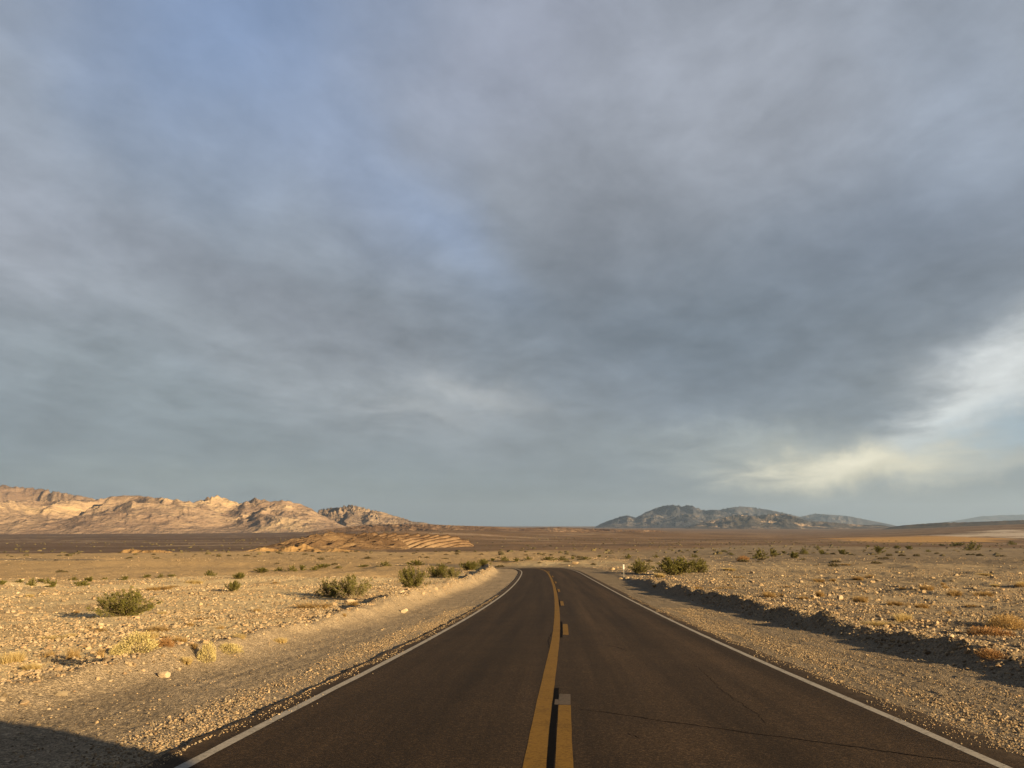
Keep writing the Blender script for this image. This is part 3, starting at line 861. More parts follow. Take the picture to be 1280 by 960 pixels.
P('grass', 1074, 753, 24, 13, 'rounded gold tuft right of the white pointed rock', 'grass clump')
P('grass', 1120, 757, 34, 11, 'wide low gold grass in the right stone field', 'grass clump')
P('grass', 1150, 760, 34, 13, 'gold grass right of the wide low patch', 'grass clump')
P('palegrass', 1095, 783, 44, 11, 'pale straw grass along the edge of the right bank', 'grass clump')
P('palegrass', 1130, 776, 36, 14, 'pale straw tuft behind the right bank edge', 'grass clump')
P('drydome', 1258, 786, 52, 30, 'big golden brown dry bush at the right edge', 'bush')
P('rust', 1238, 796, 60, 20, 'dark brown low bush in front of the big golden one', 'bush')
P('rust', 1238, 823, 36, 17, 'red brown tumbleweed lodged against the right bank')
P('grass', 1192, 745, 34, 14, 'gold tuft at upper right of the stone field', 'grass clump')
P('grass', 1228, 745, 44, 12, 'wide gold grass patch upper right of the stone field', 'grass clump')
P('grass', 1160, 738, 22, 10, 'small gold tuft left of the upper right patch', 'grass clump')
P('grass', 868, 736, 34, 9, 'orange grass below the largest olive green bush', 'grass clump')
P('grass', 905, 736, 40, 9, 'orange grass mat right of the largest olive green bush', 'grass clump')
P('palegrass', 824, 722, 20, 9, 'pale straw at the foot of the largest olive green bush', 'grass clump')
gg = 'dry tufts scattered over the stony ground'
for i in range(60):
    lft = random.random() < .5
    px = random.uniform(0, 520) if lft else random.uniform(900, 1280); py = random.uniform(728, 835) if lft else random.uniform(706, 775)
    x, y, z, d = at(px, py); s_, t_ = road_st(np.array([x]), np.array([y]))
    if -8 < t_[0] < 11: continue
    P(random.choice(['grass', 'grass', 'palegrass', 'rusttwig']), px, py, random.uniform(10, 24), random.uniform(3, 8), 'small dry tuft among the stones of the open desert', 'grass clump', gg, xyz=(x, y, z, d))

# scrub farther out: single-mesh clumps, then the mass of specks as one object
def low_clump(seed):
    rg = np.random.default_rng(seed); n = 220
    a = rg.uniform(0, 6.283, n); el = np.arcsin(rg.uniform(0, 1, n)); rad = rg.uniform(.4, 1, n)
    D = np.stack([np.cos(a) * np.cos(el), np.sin(a) * np.cos(el), np.sin(el)], 1)
    V, F = leaves(D * rad[:, None] * [1, 1, .8], D, .32, rg, .6)
    return mesh_np('scrub', V, F, M_scrub, False)
M_scrub = mat_leaf('far_scrub', (0.05, 0.042, 0.02), (0.14, 0.11, 0.05), .1)
SCR = [low_clump(61), low_clump(62), low_clump(63)]
cnt = 0
while cnt < 235:
    a = R(random.uniform(-36, 36)); r = random.uniform(130, 520)
    x, y = r * math.sin(a), r * math.cos(a)
    if float(clump(np.array([x / 6]), np.array([y / 6]))[0]) < random.random() * .9: continue
    s_, t_ = road_st(np.array([x]), np.array([y]))
    if abs(t_[0]) < 9: continue
    o = link('scrub_bush', random.choice(SCR), label='small dark scrub bush far out on the tan plain', cat='bush', group='far scrub bushes on the tan plain')
    w = random.uniform(.35, .85) * (1 if r < 250 else 1.3); o.location = (x, y, float(ground(x, y)) - .05); o.scale = (w, w, w * random.uniform(.55, .9)); o.rotation_euler = (0, 0, random.uniform(0, 6))
    cnt += 1
# specks beyond
n = 2600
x, y = polar_pts(n, 300, 1500, -37, 37)
keep = RNG.random(n) < np.clip(.4 + 1.1 * fbm(x / 120, y / 120, 3), .05, 1); x, y = x[keep], y[keep]; n = len(x)
rgs = np.random.default_rng(77)
sz = rgs.uniform(.7, 1.7, n)
Vb = RNG.normal(size=(n, 14, 3)); Vb /= np.linalg.norm(Vb, axis=2)[..., None]; Vb[..., 2] = np.abs(Vb[..., 2]) * .7
V0 = ICO_V[None] * (1 + RNG.uniform(-.45, .45, (n, 12, 1))) * np.array([1, 1, .6]); V0 = V0 * sz[:, None, None] + np.stack([x, y, ground(x, y) + .1], 1)[:, None]
link('distant_scrub', mesh_np('distant_scrub', V0.reshape(-1, 3), (ICO_F[None] + (np.arange(n) * 12)[:, None, None]).reshape(-1, 3), M_scrub), kind='stuff')

# ------------------------------------------------------------------ marker post
import bmesh
def bm_box(bm, x0, x1, y0, y1, z0, z1, bev=0.0):
    r = bmesh.ops.create_cube(bm, size=1.0)
    for v in r['verts']:
        v.co = Vector(((x0 + x1) / 2 + v.co.x * (x1 - x0), (y0 + y1) / 2 + v.co.y * (y1 - y0), (z0 + z1) / 2 + v.co.z * (z1 - z0)))
    if bev:
        eds = list({e for v in r['verts'] for e in v.link_edges})
        bmesh.ops.bevel(bm, geom=eds, offset=bev, segments=2, affect='EDGES')
def bm_cyl(bm, c, r0, r1, h, axis='Z', seg=24):
    m = Matrix.Translation(c)
    if axis == 'X': m = m @ Matrix.Rotation(R(90), 4, 'Y')
    bmesh.ops.create_cone(bm, cap_ends=True, segments=seg, radius1=r0, radius2=r1, depth=h, matrix=m)
def bm_obj(name, bm, mat, parent=None, smooth=False):
    me = bpy.data.meshes.new(name); bm.to_mesh(me); bm.free(); me.materials.append(mat)
    if smooth:
        for p in me.polygons: p.use_smooth = True
    return link(name, me, parent)

M_steel = mat_plain('galvanised_steel', (0.36, 0.35, 0.33), 0.5, 0.5, 0.6)
M_reflector = mat_plain('white_reflector', (0.55, 0.54, 0.52), 0.4, 0.5)
px, py, pz, pd = at(780, 722)
post = bpy.data.objects.new('delineator_post', None); COL.objects.link(post); post.location = (px, py, pz); post.rotation_euler = (0.03, -0.02, .1)
tag(post, 'thin roadside marker post with white reflector plate on the right shoulder', 'marker post')
bm = bmesh.new(); bm_box(bm, -.035, .035, -.006, .006, -.2, 1.0); bm_box(bm, -.035, -.025, -.03, .0, -.2, 1.0); bm_box(bm, .025, .035, -.03, .0, -.2, 1.0); bm_obj('post', bm, M_steel, post)
bm = bmesh.new(); bm_box(bm, -.075, .075, -.045, -.032, .78, 1.24, .008); bm_obj('reflector_plate', bm, M_reflector, post)
bm = bmesh.new(); bm_cyl(bm, (0, -.046, .84), .02, .02, .012, 'Z'); bm_cyl(bm, (0, -.046, 1.0), .02, .02, .012, 'Z'); bm_obj('bolt', bm, M_steel, post)
rock(784, 723.5, 6, 'pale rock at the foot of the roadside marker post', k=3)
rock(776, 724, 5, 'dark rock left of the marker post foot', k=1)
rock(719, 705, 8, 'dark rock on the outside of the road bend', k=4)
rock(765, 713, 7, 'low grey rock left of the marker post, farther off', k=5)

# ------------------------------------------------------------------ hills and mountains
def mat_mtn(name, cols, nscale=0.004, bump=25, fin_shaded=False):
    m, g, b = new_mat(name, 0.95, 0.05)
    pos = g.node('ShaderNodeNewGeometry').outputs['Position']
    mp = g.node('ShaderNodeMapping', inp={'Vector': pos, 'Scale': (1, .6, 2.6)})
    n1 = g.noise(mp.outputs[0], nscale, 7, 0.62, 0.6)
    n2 = g.noise(mp.outputs[0], nscale * 9, 5, 0.65)
    v = g.math('ADD', n1, g.math('MULTIPLY', g.math('SUBTRACT', n2, .5), .35))
    c = g.ramp(v, cols)
    if fin_shaded:  # light and shade of the fins multiplied into the colour
        bd = g.node('ShaderNodeAttribute', attribute_name='fin_light').outputs['Fac']
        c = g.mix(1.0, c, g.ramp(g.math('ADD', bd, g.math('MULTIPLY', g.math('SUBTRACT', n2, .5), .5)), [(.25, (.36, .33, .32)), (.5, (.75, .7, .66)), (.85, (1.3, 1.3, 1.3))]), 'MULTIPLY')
    g.l.new(c, b.inputs['Base Color'])
    bp = g.node('ShaderNodeBump', inp={'Strength': 0.9, 'Distance': bump, 'Height': n2})
    g.l.new(bp.outputs[0], b.inputs['Normal'])
    return m

def elev_z(px_x, py, r):
    d = ray(px_x, py); return EYE + d[2] / math.hypot(d[0], d[1]) * r
def px_az(px): 
    d = ray(px, 650); return math.atan2(d[0], d[1])

def mountain(name, prof, dist, half, mat, freq, rug=.5, nu=500, nv=110, seed=0, spur=1.0, crest=.45, foot_py=None, strata=None, power=1.15, smooth_n=9, gully=.65, fin_shade=None, kind='structure', **kw):
    """a range as a height field: crest line follows (px, py) sky-line points at `dist`, depth +-half"""
    xs = np.array([p[0] for p in prof], float); ys = np.array([p[1] for p in prof], float)
    u = np.linspace(xs[0], xs[-1], nu)
    py = np.interp(u, xs, ys)
    az = np.array([px_az(v) for v in u]); zc = np.array([elev_z(a, b, dist) for a, b in zip(u, py)])
    v = np.linspace(0, 1, nv)
    RR = (dist - half) + v * half * 2.0 * 1.0
    A, RV = np.meshgrid(az, RR); U, VV = np.meshgrid(u, v)
    X = RV * np.sin(A); Y = RV * np.cos(A)
    g0 = ground(X[0], Y[0], False); 
    G = ground(X, Y, False)
    e = np.where(VV < crest * 1.0, (VV / crest), (1 - VV) / (1 - crest)); e = np.clip(e, 0, 1)
    wx = X + half * .18 * fbm(X / half * 1.5 + seed, Y / half * 1.5, 3); wy = Y + half * .18 * fbm(X / half * 1.5 + 7 + seed, Y / half * 1.5, 3)
    rd = ridged(wx * freq + seed, wy * freq * spur, 6)
    rd2 = ridged(wx * freq * 3.3 + seed, wy * freq * 2.0 * spur, 4)
    E = e**power
    rd3 = ridged(wx * freq * 9 + seed, wy * freq * 5 * spur, 3)
    rel = E * (1 - rug + rug * 1.6 * rd) + rug * E**.7 * (.30 * (rd2 - .4) * (1 - .6 * E) + .12 * (rd3 - .4) * (1 - .9 * E))
    gl = ridged(A * dist * freq * 2.6 + .5 * fbm(X * freq * 2, Y * freq * 2, 3) + seed, RV * freq * .45, 4)
    rel = rel + gully * E**.8 * (gl - .5) * (1 - .8 * E)
    if strata is not None:
        rel = strata(X, Y, rel, E, U)
    Zb = G - 3
    H = (zc[None] - Zb) * rel
    ang = (Zb + H - EYE) / RV
    top = ang.max(0); want = (zc - EYE) / dist
    # scale each column so that the smoothed sky line follows the profile
    hcol = (want * RV[np.argmax(ang, 0), np.arange(nu)] + EYE - Zb[np.argmax(ang, 0), np.arange(nu)])
    cur = H[np.argmax(ang, 0), np.arange(nu)]
    k = np.clip(hcol, .3, None) / np.maximum(cur, .3)
    ker = np.ones(smooth_n) / smooth_n
    k = np.convolve(np.pad(k, smooth_n // 2, mode='edge'), ker, 'valid')[:nu]
    H = H * np.clip(k, 0, 4)[None]
    fade = np.minimum(1, np.minimum(np.arange(nu), np.arange(nu)[::-1]) / (nu * .05))
    Z = Zb + H * (fade if kw.get('fade', True) else 1)
    V = np.stack([X, Y, Z], -1).reshape(-1, 3)
    attrs = {'fin_light': fin_shade(X, Y).ravel()} if fin_shade else None
    me = mesh_np(name, V, grid_faces(nv, nu), mat, True, attrs)
    return link(name, me, kind=kind)

M_mtA = mat_mtn('sunlit_range', [(0.28, (.14, .098, .078)), (0.42, (.22, .155, .115)), (0.55, (.29, .21, .15)), (0.66, (.43, .32, .20)), (0.8, (.24, .17, .125))], .0013, 45)
M_mtC = mat_mtn('rugged_peak', [(0.3, (.10, .075, .06)), (0.5, (.19, .14, .105)), (0.68, (.38, .28, .19))], .004, 30)
M_bad = mat_mtn('ochre_badland', [(0.3, (.22, .135, .065)), (0.5, (.31, .20, .095)), (0.7, (.40, .27, .135))], .02, 1.5)
M_badb = mat_mtn('brown_badland', [(0.3, (.065, .041, .026)), (0.5, (.125, .080, .047)), (0.7, (.25, .17, .095))], .02, 3)
M_strip = mat_mtn('sun_striped_badland', [(0.3, (.10, .066, .043)), (0.5, (.15, .10, .062)), (0.7, (.21, .15, .095))], .02, 3, True)  # stripes paint sun and shade of the fins into the colour
M_far = mat_mtn('cloud_shaded_range', [(0.35, (.028, .031, .045)), (0.52, (.050, .052, .066)), (0.66, (.16, .135, .12))], .0016, 60)  # cloud shade painted in as a dark bluish rock colour
M_farl = mat_mtn('sun_patched_foothill', [(0.42, (.045, .043, .042)), (0.55, (.10, .08, .065)), (0.66, (.42, .31, .22))], .0024, 40)  # pale end of the ramp paints sunlit patches, dark end cloud shade

mountain('hills', [(-420, 560), (-250, 575), (-120, 590), (-40, 602), (0, 607), (45, 611), (75, 616), (110, 622), (140, 634), (180, 645), (215, 652)], 8800, 2300, M_mtA, 1 / 1200, .7, 520, 160, 3.1, 1, .5)
mountain('hills', [(-300, 625), (-100, 622), (0, 626), (60, 626), (115, 625), (135, 621), (160, 619), (185, 621), (215, 624), (240, 628), (258, 622), (270, 620), (282, 624), (296, 629), (312, 625), (322, 623), (336, 627), (352, 625), (370, 629), (385, 634), (398, 642), (412, 649), (430, 654), (455, 659)], 6200, 1500, M_mtA, 1 / 950, .72, 1000, 240, 8.4, 1, .5, power=.9, smooth_n=21)
mountain('hills', [(385, 645), (400, 637), (412, 635), (425, 634), (438, 631), (447, 633), (462, 637), (478, 640), (490, 644), (505, 648), (516, 652), (530, 653), (538, 655), (560, 657), (600, 658), (640, 661)], 7600, 1500, M_mtC, 1 / 520, .8, 520, 160, 1.7, 1, .5, power=.9)
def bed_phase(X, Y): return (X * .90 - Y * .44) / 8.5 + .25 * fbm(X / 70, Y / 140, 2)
def fin_shading(X, Y):  # painted shade on the slow side of each fin, painted sunlight on the steep side
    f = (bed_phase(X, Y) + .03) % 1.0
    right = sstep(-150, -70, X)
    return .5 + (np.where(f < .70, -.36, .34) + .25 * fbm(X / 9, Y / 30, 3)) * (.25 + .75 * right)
def strata_right(X, Y, rel, E, U):
    # tilted beds weathered into parallel fins, steep on one side
    ph = bed_phase(X, Y)
    f = ph % 1.0; rg = np.where(f < .62, f / .62, (1 - f) / .38)
    return E**.9 * (.28 + .72 * rg**.85 * (.85 + .3 * fbm(X / 25, Y / 80, 2)))
def strata_left(X, Y, rel, E, U):
    ph = (X * .9 - Y * .44) / 13.0 + .7 * fbm(X / 50, Y / 50, 3)
    f = ph % 1.0; rg = np.where(f < .6, f / .6, (1 - f) / .4)
    return E**.75 * (.12 + .55 * rg + .55 * ridged(X / 38, Y / 60, 5))
mountain('hills', [(400, 676), (430, 669), (460, 666), (500, 667), (530, 668), (560, 669), (575, 672), (586, 676), (594, 682), (602, 688)], 760, 62, M_strip, 1 / 60, .5, 1000, 120, 4.0, 1, .72, strata=strata_right, fin_shade=fin_shading, smooth_n=61)
mountain('hills', [(275, 692), (300, 688), (330, 683), (350, 679), (365, 674), (385, 670), (400, 667), (420, 665), (440, 668), (470, 669), (500, 675), (520, 684)], 640, 130, M_badb, 1 / 60, .5, 800, 180, 6.0, 1, .75, strata=strata_left, smooth_n=61)
mountain('hills', [(290, 691), (312, 688), (330, 684), (350, 686), (366, 681), (380, 679), (392, 684), (404, 688), (420, 685), (436, 687), (450, 689), (462, 693)], 470, 40, M_bad, 1 / 22, .5, 300, 70, 9.0, 1, .5)
mountain('hills', [(150, 692), (158, 687), (168, 686), (180, 688), (200, 687), (215, 689), (228, 693)], 460, 30, M_bad, 1 / 18, .5, 160, 50, 12.0, 1, .5)
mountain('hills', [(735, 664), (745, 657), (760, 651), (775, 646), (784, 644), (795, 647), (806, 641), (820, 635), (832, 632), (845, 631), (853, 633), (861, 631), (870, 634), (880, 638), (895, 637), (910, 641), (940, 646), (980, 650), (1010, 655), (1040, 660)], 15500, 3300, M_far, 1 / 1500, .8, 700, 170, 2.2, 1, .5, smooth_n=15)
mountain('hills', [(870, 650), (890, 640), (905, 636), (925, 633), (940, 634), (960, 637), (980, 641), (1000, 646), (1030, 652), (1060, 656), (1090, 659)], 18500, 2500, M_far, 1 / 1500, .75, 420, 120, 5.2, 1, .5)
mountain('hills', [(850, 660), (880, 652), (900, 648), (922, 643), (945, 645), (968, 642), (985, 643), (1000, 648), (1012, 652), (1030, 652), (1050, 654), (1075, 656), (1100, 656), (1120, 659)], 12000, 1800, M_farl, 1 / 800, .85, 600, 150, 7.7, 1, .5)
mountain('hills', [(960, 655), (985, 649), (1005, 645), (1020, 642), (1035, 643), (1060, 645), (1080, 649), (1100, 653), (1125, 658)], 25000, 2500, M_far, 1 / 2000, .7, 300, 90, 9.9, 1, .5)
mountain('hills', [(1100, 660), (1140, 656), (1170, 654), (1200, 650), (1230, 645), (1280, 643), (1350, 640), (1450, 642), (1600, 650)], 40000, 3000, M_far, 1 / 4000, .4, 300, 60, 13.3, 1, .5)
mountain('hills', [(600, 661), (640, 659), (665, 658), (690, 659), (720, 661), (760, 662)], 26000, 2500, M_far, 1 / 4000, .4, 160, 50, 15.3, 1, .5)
M_brown = mat_mtn('brown_slope', [(0.3, (.10, .062, .04)), (0.5, (.17, .108, .068)), (0.7, (.30, .21, .14))], .006, 12)
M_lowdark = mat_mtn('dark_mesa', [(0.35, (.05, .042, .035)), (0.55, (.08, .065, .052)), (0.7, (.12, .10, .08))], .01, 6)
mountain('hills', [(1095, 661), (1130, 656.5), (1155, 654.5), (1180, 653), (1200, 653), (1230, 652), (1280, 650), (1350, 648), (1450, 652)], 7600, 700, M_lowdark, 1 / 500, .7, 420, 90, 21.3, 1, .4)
mountain('hills', [(350, 669), (385, 665), (420, 660), (460, 656), (500, 655), (540, 655.5), (575, 657), (610, 658), (650, 660), (700, 659), (740, 661), (790, 662), (850, 664)], 3400, 1100, M_brown, 1 / 260, .85, 800, 170, 25.3, 1, .6)

# ------------------------------------------------------------------ the van whose shadow falls at lower left
M_van = mat_plain('van_paint', (0.62, 0.62, 0.60), 0.35, 0.5)
M_glass = mat_plain('dark_glass', (0.02, 0.022, 0.025), 0.08, 0.8)
M_tyre = mat_plain('tyre_rubber', (0.018, 0.018, 0.018), 0.85, 0.2)
M_trim = mat_plain('black_trim', (0.03, 0.03, 0.03), 0.6, 0.3)
M_lamp = mat_plain('lamp_lens', (0.7, 0.7, 0.68), 0.15, 0.6)
M_red = mat_plain('red_lens', (0.35, 0.02, 0.015), 0.2, 0.6)
VW, VL = 1.96, 5.3
def build_van(x, y, hd):
    z = float(zroad(np.array([y + 0.0]))[0])
    sl = math.atan(0.052)
    e = bpy.data.objects.new('camper_van', None); COL.objects.link(e); e.location = (x, y, z); e.rotation_euler = (-sl, 0, -R(hd))
    tag(e, 'tall white camper van parked on the right shoulder, casting the shadow at lower left', 'van')
    # body: side outline (front = +y at 0, rear at -VL) swept across with tumblehome
    prof = [(-.05, .38), (.0, .62), (-.06, .88), (-.75, 1.10), (-1.0, 1.16), (-1.72, 1.98), (-1.35, 2.14), (-1.38, 2.6), (-1.75, 2.86), (-2.6, 2.92), (-4.9, 2.88), (-5.3, 2.7), (-5.38, 1.6), (-5.36, .6), (-5.3, .36)]
    bm = bmesh.new(); rings = []
    for xs_, ins in ((-VW / 2, 0), (VW / 2, 0)):
        sg = -1 if xs_ < 0 else 1
        rings.append([bm.verts.new((xs_ - sg * (0.02 + .07 * max(0, (pz_ - 1.1) / 1.1)), py_, pz_)) for py_, pz_ in prof])
    n_ = len(prof)
    for i in range(n_):
        j = (i + 1) % n_
        bm.faces.new((rings[0][i], rings[0][j], rings[1][j], rings[1][i]))
    bm.faces.new(rings[0][::-1]); bm.faces.new(rings[1])
    bmesh.ops.recalc_face_normals(bm, faces=bm.faces[:])
    bmesh.ops.bevel(bm, geom=bm.edges[:], offset=.05, segments=3, affect='EDGES', clamp_overlap=True)
    body = bm_obj('body', bm, M_van, e, False)
    # windscreen and side windows as thin panes standing proud of the body
    def pane(name, pts, mat=M_glass, th=.006):
        b2 = bmesh.new(); vs = [b2.verts.new(p) for p in pts]; f = b2.faces.new(vs)
        f.normal_update(); nrm = f.normal.copy(); ex = bmesh.ops.extrude_face_region(b2, geom=[f])
        for v in [g for g in ex['geom'] if isinstance(g, bmesh.types.BMVert)]: v.co += nrm * th
        bmesh.ops.recalc_face_normals(b2, faces=b2.faces[:])
        return bm_obj(name, b2, mat, e)
    pane('windscreen', [(-.80, -1.06, 1.245), (.80, -1.06, 1.245), (.74, -1.66, 1.93), (-.74, -1.66, 1.93)])
    for sg in (-1, 1):
        def P2(y_, z_): return (sg * (VW / 2 - .02 - .07 * max(0, (z_ - 1.1) / 1.1) + .004), y_, z_)
        for a, b_, c_, d_ in (((-1.35, 1.22), (-2.15, 1.22), (-2.15, 1.92), (-1.82, 1.92)), ((-2.3, 1.22), (-3.5, 1.22), (-3.5, 1.92), (-2.3, 1.92)), ((-3.65, 1.22), (-4.95, 1.22), (-4.95, 1.92), (-3.65, 1.92))):
            q = [P2(*a), P2(*b_), P2(*c_), P2(*d_)]
            pane('side_window', q if sg < 0 else q[::-1])
        b2 = bmesh.new(); bm_box(b2, sg * .98 - .11 if sg < 0 else .98 - .02, sg * .98 + .02 if sg < 0 else 1.09, -1.62, -1.48, 1.22, 1.50, .02); bm_obj('wing_mirror', b2, M_trim, e)
        b2 = bmesh.new(); bm_box(b2, sg * .78 - .13, sg * .78 + .13, -.10, .01, .66, .84, .02); bm_obj('headlight', b2, M_lamp, e)
        b2 = bmesh.new(); bm_box(b2, sg * .88 - .05, sg * .88 + .05, -5.33, -5.26, .9, 1.4, .01); bm_obj('tail_light', b2, M_red, e)
        for wy_ in (-.95, -4.3):
            b2 = bmesh.new(); bm_cyl(b2, (sg * .87, wy_, .34), .34, .34, .22, 'X', 40); bmesh.ops.bevel(b2, geom=[ed for ed in b2.edges if len(ed.link_faces) == 2 and ed.calc_face_angle(0) > 1], offset=.03, segments=2, affect='EDGES')
            w_ = bm_obj('wheel', b2, M_tyre, e)
            b2 = bmesh.new(); bm_cyl(b2, (sg * .985, wy_, .34), .2, .17, .03, 'X', 24); bm_obj('rim', b2, M_steel, w_)
    b2 = bmesh.new(); bm_box(b2, -.95, .95, -.16, .07, .34, .58, .04); bm_obj('front_bumper', b2, M_trim, e)
    b2 = bmesh.new(); bm_box(b2, -.95, .95, -5.4, -5.2, .34, .56, .04); bm_obj('rear_bumper', b2, M_trim, e)
    b2 = bmesh.new()
    for k in range(5): bm_box(b2, -.5, .5, -.03, .02, .64 + k * .05, .665 + k * .05)
    bm_obj('grille', b2, M_trim, e)
build_van(4.9, 1.95, 3.35)

# ------------------------------------------------------------------ light
sun = bpy.data.lights.new('sun', 'SUN'); sun.energy = 5.0; sun.angle = R(0.55); sun.color = (1.0, 0.73, 0.385)
so = bpy.data.objects.new('sun', sun); COL.objects.link(so)
sd = Vector((math.sin(R(SUN_AZ)) * math.cos(R(SUN_EL)), math.cos(R(SUN_AZ)) * math.cos(R(SUN_EL)), math.sin(R(SUN_EL))))
so.rotation_euler = sd.to_track_quat('Z', 'Y').to_euler()
so.location = (20, -20, 30)

# ------------------------------------------------------------------ sky
w = bpy.data.worlds.new('World'); sc.world = w; w.use_nodes = True
g = N(w); bg = w.node_tree.nodes['Background']; bg.inputs[1].default_value = 0.1
WS = 0.1 * 2**EXPO
sky = g.node('ShaderNodeTexSky', sky_type='NISHITA', sun_disc=False, sun_elevation=R(SUN_EL), sun_rotation=R(SUN_AZ), air_density=1.0, dust_density=1.5, ozone_density=1.5)
dirv = g.node('ShaderNodeTexCoord').outputs['Generated']
nz = g.node('ShaderNodeVectorMath', operation='NORMALIZE'); g.l.new(dirv, nz.inputs[0])
sp = g.node('ShaderNodeSeparateXYZ'); g.l.new(nz.outputs[0], sp.inputs[0])
dx, dy, dz = sp.outputs
az_ = g.math('MULTIPLY', g.math('ARCTAN2', dx, dy), 57.29578)
el_ = g.math('MULTIPLY', g.math('ARCSINE', dz), 57.29578)
# cloud deck coordinates: direction projected on a layer overhead
zz = g.math('ADD', g.math('MAXIMUM', dz, 0.0), 0.16)
cx = g.math('DIVIDE', dx, zz); cy = g.math('DIVIDE', dy, zz)
cv = g.node('ShaderNodeCombineXYZ'); g.l.new(cx, cv.inputs[0]); g.l.new(cy, cv.inputs[1])
def mapped(rot, sx, sy, off=0.0):
    mp = g.node('ShaderNodeMapping', inp={'Vector': cv.outputs[0], 'Rotation': (0, 0, R(rot)), 'Scale': (sx, sy, 1), 'Location': (off, off * .7, 0)}); return mp.outputs[0]
nA = g.noise(mapped(-35, 1.0, .62), 1.3, 8, 0.56, .5)          # long soft bands
nB = g.noise(mapped(-40, 1.0, .85, 4.0), 3.2, 9, 0.60, .4)        # puffs
nC = g.noise(mapped(-30, 1.0, .8, 9.0), 8.0, 8, 0.62, .3)      # fine streaks
wz = g.node('ShaderNodeTexNoise', inp={'Scale': 3.2, 'Detail': 5.0, 'Roughness': .55}); g.l.new(nz.outputs[0], wz.inputs['Vector'])
ws_ = g.node('ShaderNodeSeparateColor'); g.l.new(wz.outputs['Color'], ws_.inputs[0])
azw = g.math('ADD', az_, g.math('MULTIPLY', g.math('SUBTRACT', ws_.outputs[0], .5), 18.0))
elw = g.math('ADD', el_, g.math('MULTIPLY', g.math('SUBTRACT', ws_.outputs[1], .5), 9.0))
azs = g.math('ADD', az_, g.math('MULTIPLY', g.math('SUBTRACT', nB, .5), 9.0))
wl_ = g.noise(nz.outputs[0], 14.0, 5, .6)
els = g.math('ADD', el_, g.math('MULTIPLY', g.math('SUBTRACT', wl_, .5), 3.6))
els = g.math('ADD', els, g.math('MULTIPLY', g.math('SUBTRACT', ws_.outputs[1], .5), 2.5))
def pxdir(px, py):
    d = ray(px, py); d = d / np.linalg.norm(d); return math.degrees(math.atan2(d[0], d[1])), math.degrees(math.asin(d[2]))
def blob(px, py, sx, sy, rot=0.0, sharp=False):
    a, e = pxdir(px, py); k = 57.3 / FPX; sx *= k; sy *= k
    ux = g.math('SUBTRACT', azs if sharp else azw, a); uy = g.math('SUBTRACT', els if sharp else elw, e)
    c, s = math.cos(R(rot)), math.sin(R(rot))
    p = g.math('DIVIDE', g.math('ADD', g.math('MULTIPLY', ux, c), g.math('MULTIPLY', uy, s)), sx)
    q = g.math('DIVIDE', g.math('ADD', g.math('MULTIPLY', ux, -s), g.math('MULTIPLY', uy, c)), sy)
    r2 = g.math('ADD', g.math('MULTIPLY', p, p), g.math('MULTIPLY', q, q))
    return g.math('POWER', 2.71828, g.math('MULTIPLY', r2, -1.0))
def lin(*c): return tuple(((v / 255) / 12.92 if v / 255 < .04045 else ((v / 255 + .055) / 1.055)**2.4) / WS for v in c)
elf = g.math('DIVIDE', el_, 60.0, clamp=True)
base = g.ramp(elf, [(0.0, lin(127, 140, 148)), (0.06, lin(127, 139, 147)), (0.22, lin(139, 148, 157)), (0.45, lin(146, 153, 163)), (0.7, lin(153, 161, 175)), (1.0, lin(150, 160, 180))])
for (px, py, sx, sy, rot, col, amt) in [
        (300, 20, 230, 150, 10, (122, 142, 178), .8),
        (470, 230, 160, 80, -50, (142, 157, 186), .45),
        (570, 290, 110, 45, -45, (150, 166, 195), .6),
        (60, 190, 150, 60, -40, (172, 180, 192), .75),
        (20, 330, 130, 90, -20, (164, 166, 176), .6),
        (150, 480, 340, 70, -20, (142, 153, 158), .5),
        (330, 380, 330, 50, -24, (136, 141, 150), .7),
        (400, 470, 220, 40, -18, (157, 164, 170), .6),
        (580, 500, 130, 40, -5, (164, 170, 174), .6),
        (270, 600, 260, 22, 0, (152, 163, 164), .6),
        (650, 60, 200, 120, 0, (162, 168, 186), .6),
        (920, 150, 220, 180, 20, (166, 172, 184), .55),
        (760, 350, 120, 150, 10, (130, 136, 146), .65),
        (1130, 300, 260, 110, 15, (116, 127, 143), .85),
        (900, 430, 260, 85, -3, (113, 125, 138), .9),
        (1180, 100, 120, 130, 0, (160, 172, 190), .55),
        (620, 640, 190, 40, 0, (125, 138, 144), .65),
        (820, 560, 150, 25, -5, (142, 152, 156), .5),
        (950, 552, 80, 26, 0, (174, 184, 186), .75),
        (1235, 495, 115, 30, 34, (216, 221, 220), .95),
        (1290, 450, 70, 40, 35, (222, 226, 226), .85),
        (1265, 545, 80, 22, 10, (168, 190, 204), .75),
        (1000, 570, 110, 26, -4, (178, 182, 174), .6),
        (1065, 585, 110, 21, 2, (230, 223, 196), 1.0),
        (1060, 580, 70, 13, 3, (248, 240, 214), .9),
        (600, 495, 60, 14, -8, (178, 181, 182), .5),
        (520, 515, 60, 12, -8, (172, 176, 178), .4),
        (1020, 625, 130, 12, 2, (150, 158, 158), .5),
        (1245, 575, 70, 10, 5, (192, 192, 182), .5),
        (1170, 630, 220, 20, 0, (150, 160, 162), .7)]:
    f = g.math('MULTIPLY', blob(px, py, sx, sy, rot, py > 470), amt, clamp=True)
    base = g.mix(f, base, lin(*col))
tex = g.math('ADD', g.math('MULTIPLY', g.math('SUBTRACT', nA, .5), .78), g.math('MULTIPLY', g.math('SUBTRACT', nB, .5), .66))
tex = g.math('ADD', tex, g.math('MULTIPLY', g.math('SUBTRACT', nC, .5), .36))
fadeh = g.math('DIVIDE', g.math('SUBTRACT', el_, 1.0), 9.0, clamp=True)
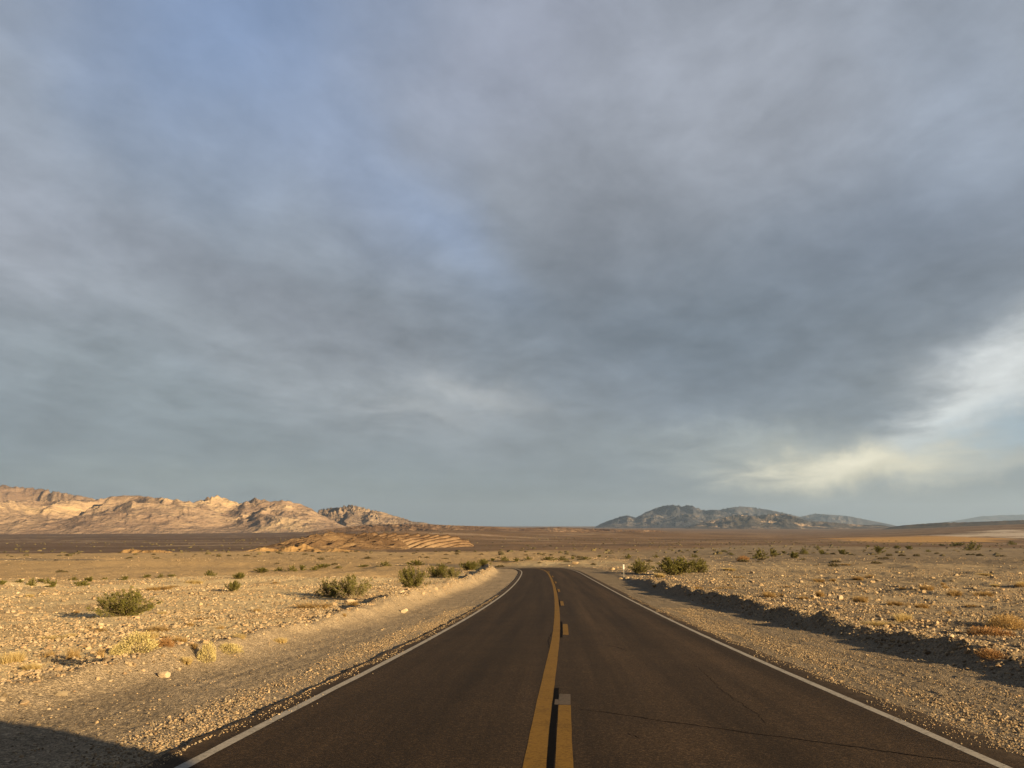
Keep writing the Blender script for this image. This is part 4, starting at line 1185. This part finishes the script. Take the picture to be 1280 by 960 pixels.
tex = g.math('ADD', 1.0, g.math('MULTIPLY', tex, g.math('ADD', .35, g.math('MULTIPLY', fadeh, .75))))
tc = g.node('ShaderNodeCombineColor'); [g.l.new(tex, tc.inputs[i]) for i in range(3)]
cloud = g.mix(1.0, base, tc.outputs[0], 'MULTIPLY')
# thin places let the clear sky through
thin = g.math('MULTIPLY', g.math('ADD', blob(300, 20, 260, 180, 10), g.math('MULTIPLY', blob(560, 290, 150, 60, -45), .4)), .16, clamp=True)
thin = g.math('ADD', thin, .02)
# unseen sky overhead and behind the viewer is dimmed to deepen the shadows
thick = g.math('MAXIMUM', g.math('DIVIDE', g.math('SUBTRACT', el_, 38.0), 20.0, clamp=True), g.math('DIVIDE', g.math('SUBTRACT', 0.35, dy), 0.5, clamp=True))
thick = g.math('SUBTRACT', 1.0, g.math('MULTIPLY', thick, 0.68))  # thick holds the added dimming factor
kc_ = g.node('ShaderNodeCombineColor'); [g.l.new(thick, kc_.inputs[i]) for i in range(3)]
cloud = g.mix(1.0, cloud, kc_.outputs[0], 'MULTIPLY')
col = g.mix(thin, cloud, sky.outputs[0])
g.l.new(col, bg.inputs[0])

# ------------------------------------------------------------------ haze
def build_haze():
    m = bpy.data.materials.new('haze'); m.use_nodes = True
    t = m.node_tree; t.nodes.remove(t.nodes['Principled BSDF'])
    v = t.nodes.new('ShaderNodeVolumePrincipled'); v.inputs['Density'].default_value = 2.3e-5; v.inputs['Color'].default_value = (.42, .595, .90, 1); v.inputs['Anisotropy'].default_value = .2
    t.links.new(v.outputs[0], t.nodes['Material Output'].inputs['Volume'])
    bm = bmesh.new(); bm_box(bm, -45000, 45000, -5000, 46000, -140, 1250)
    me = bpy.data.meshes.new('haze'); bm.to_mesh(me); bm.free(); me.materials.append(m)
    link('haze', me, kind='stuff')
HAZE = True
if HAZE: build_haze()

# ------------------------------------------------------------------ camera and render settings
cam = bpy.data.cameras.new('camera'); cam.sensor_width = 36; cam.lens = 36 * FPX / 1280; cam.clip_start = .05; cam.clip_end = 120000
co = bpy.data.objects.new('camera', cam); COL.objects.link(co); co.location = (0, 0, EYE); co.rotation_euler = (R(90) + PITCH, 0, 0)
sc.camera = co
sc.render.engine = 'CYCLES'
vs = sc.view_settings; vs.view_transform = 'Standard'; vs.look = 'None'; vs.exposure = EXPO; vs.gamma = 1; vs.use_curve_mapping = False
sc.cycles.max_bounces = 5; sc.cycles.diffuse_bounces = 2; sc.cycles.glossy_bounces = 2; sc.cycles.volume_bounces = 1; sc.cycles.transparent_max_bounces = 6
sc.cycles.use_denoising = True
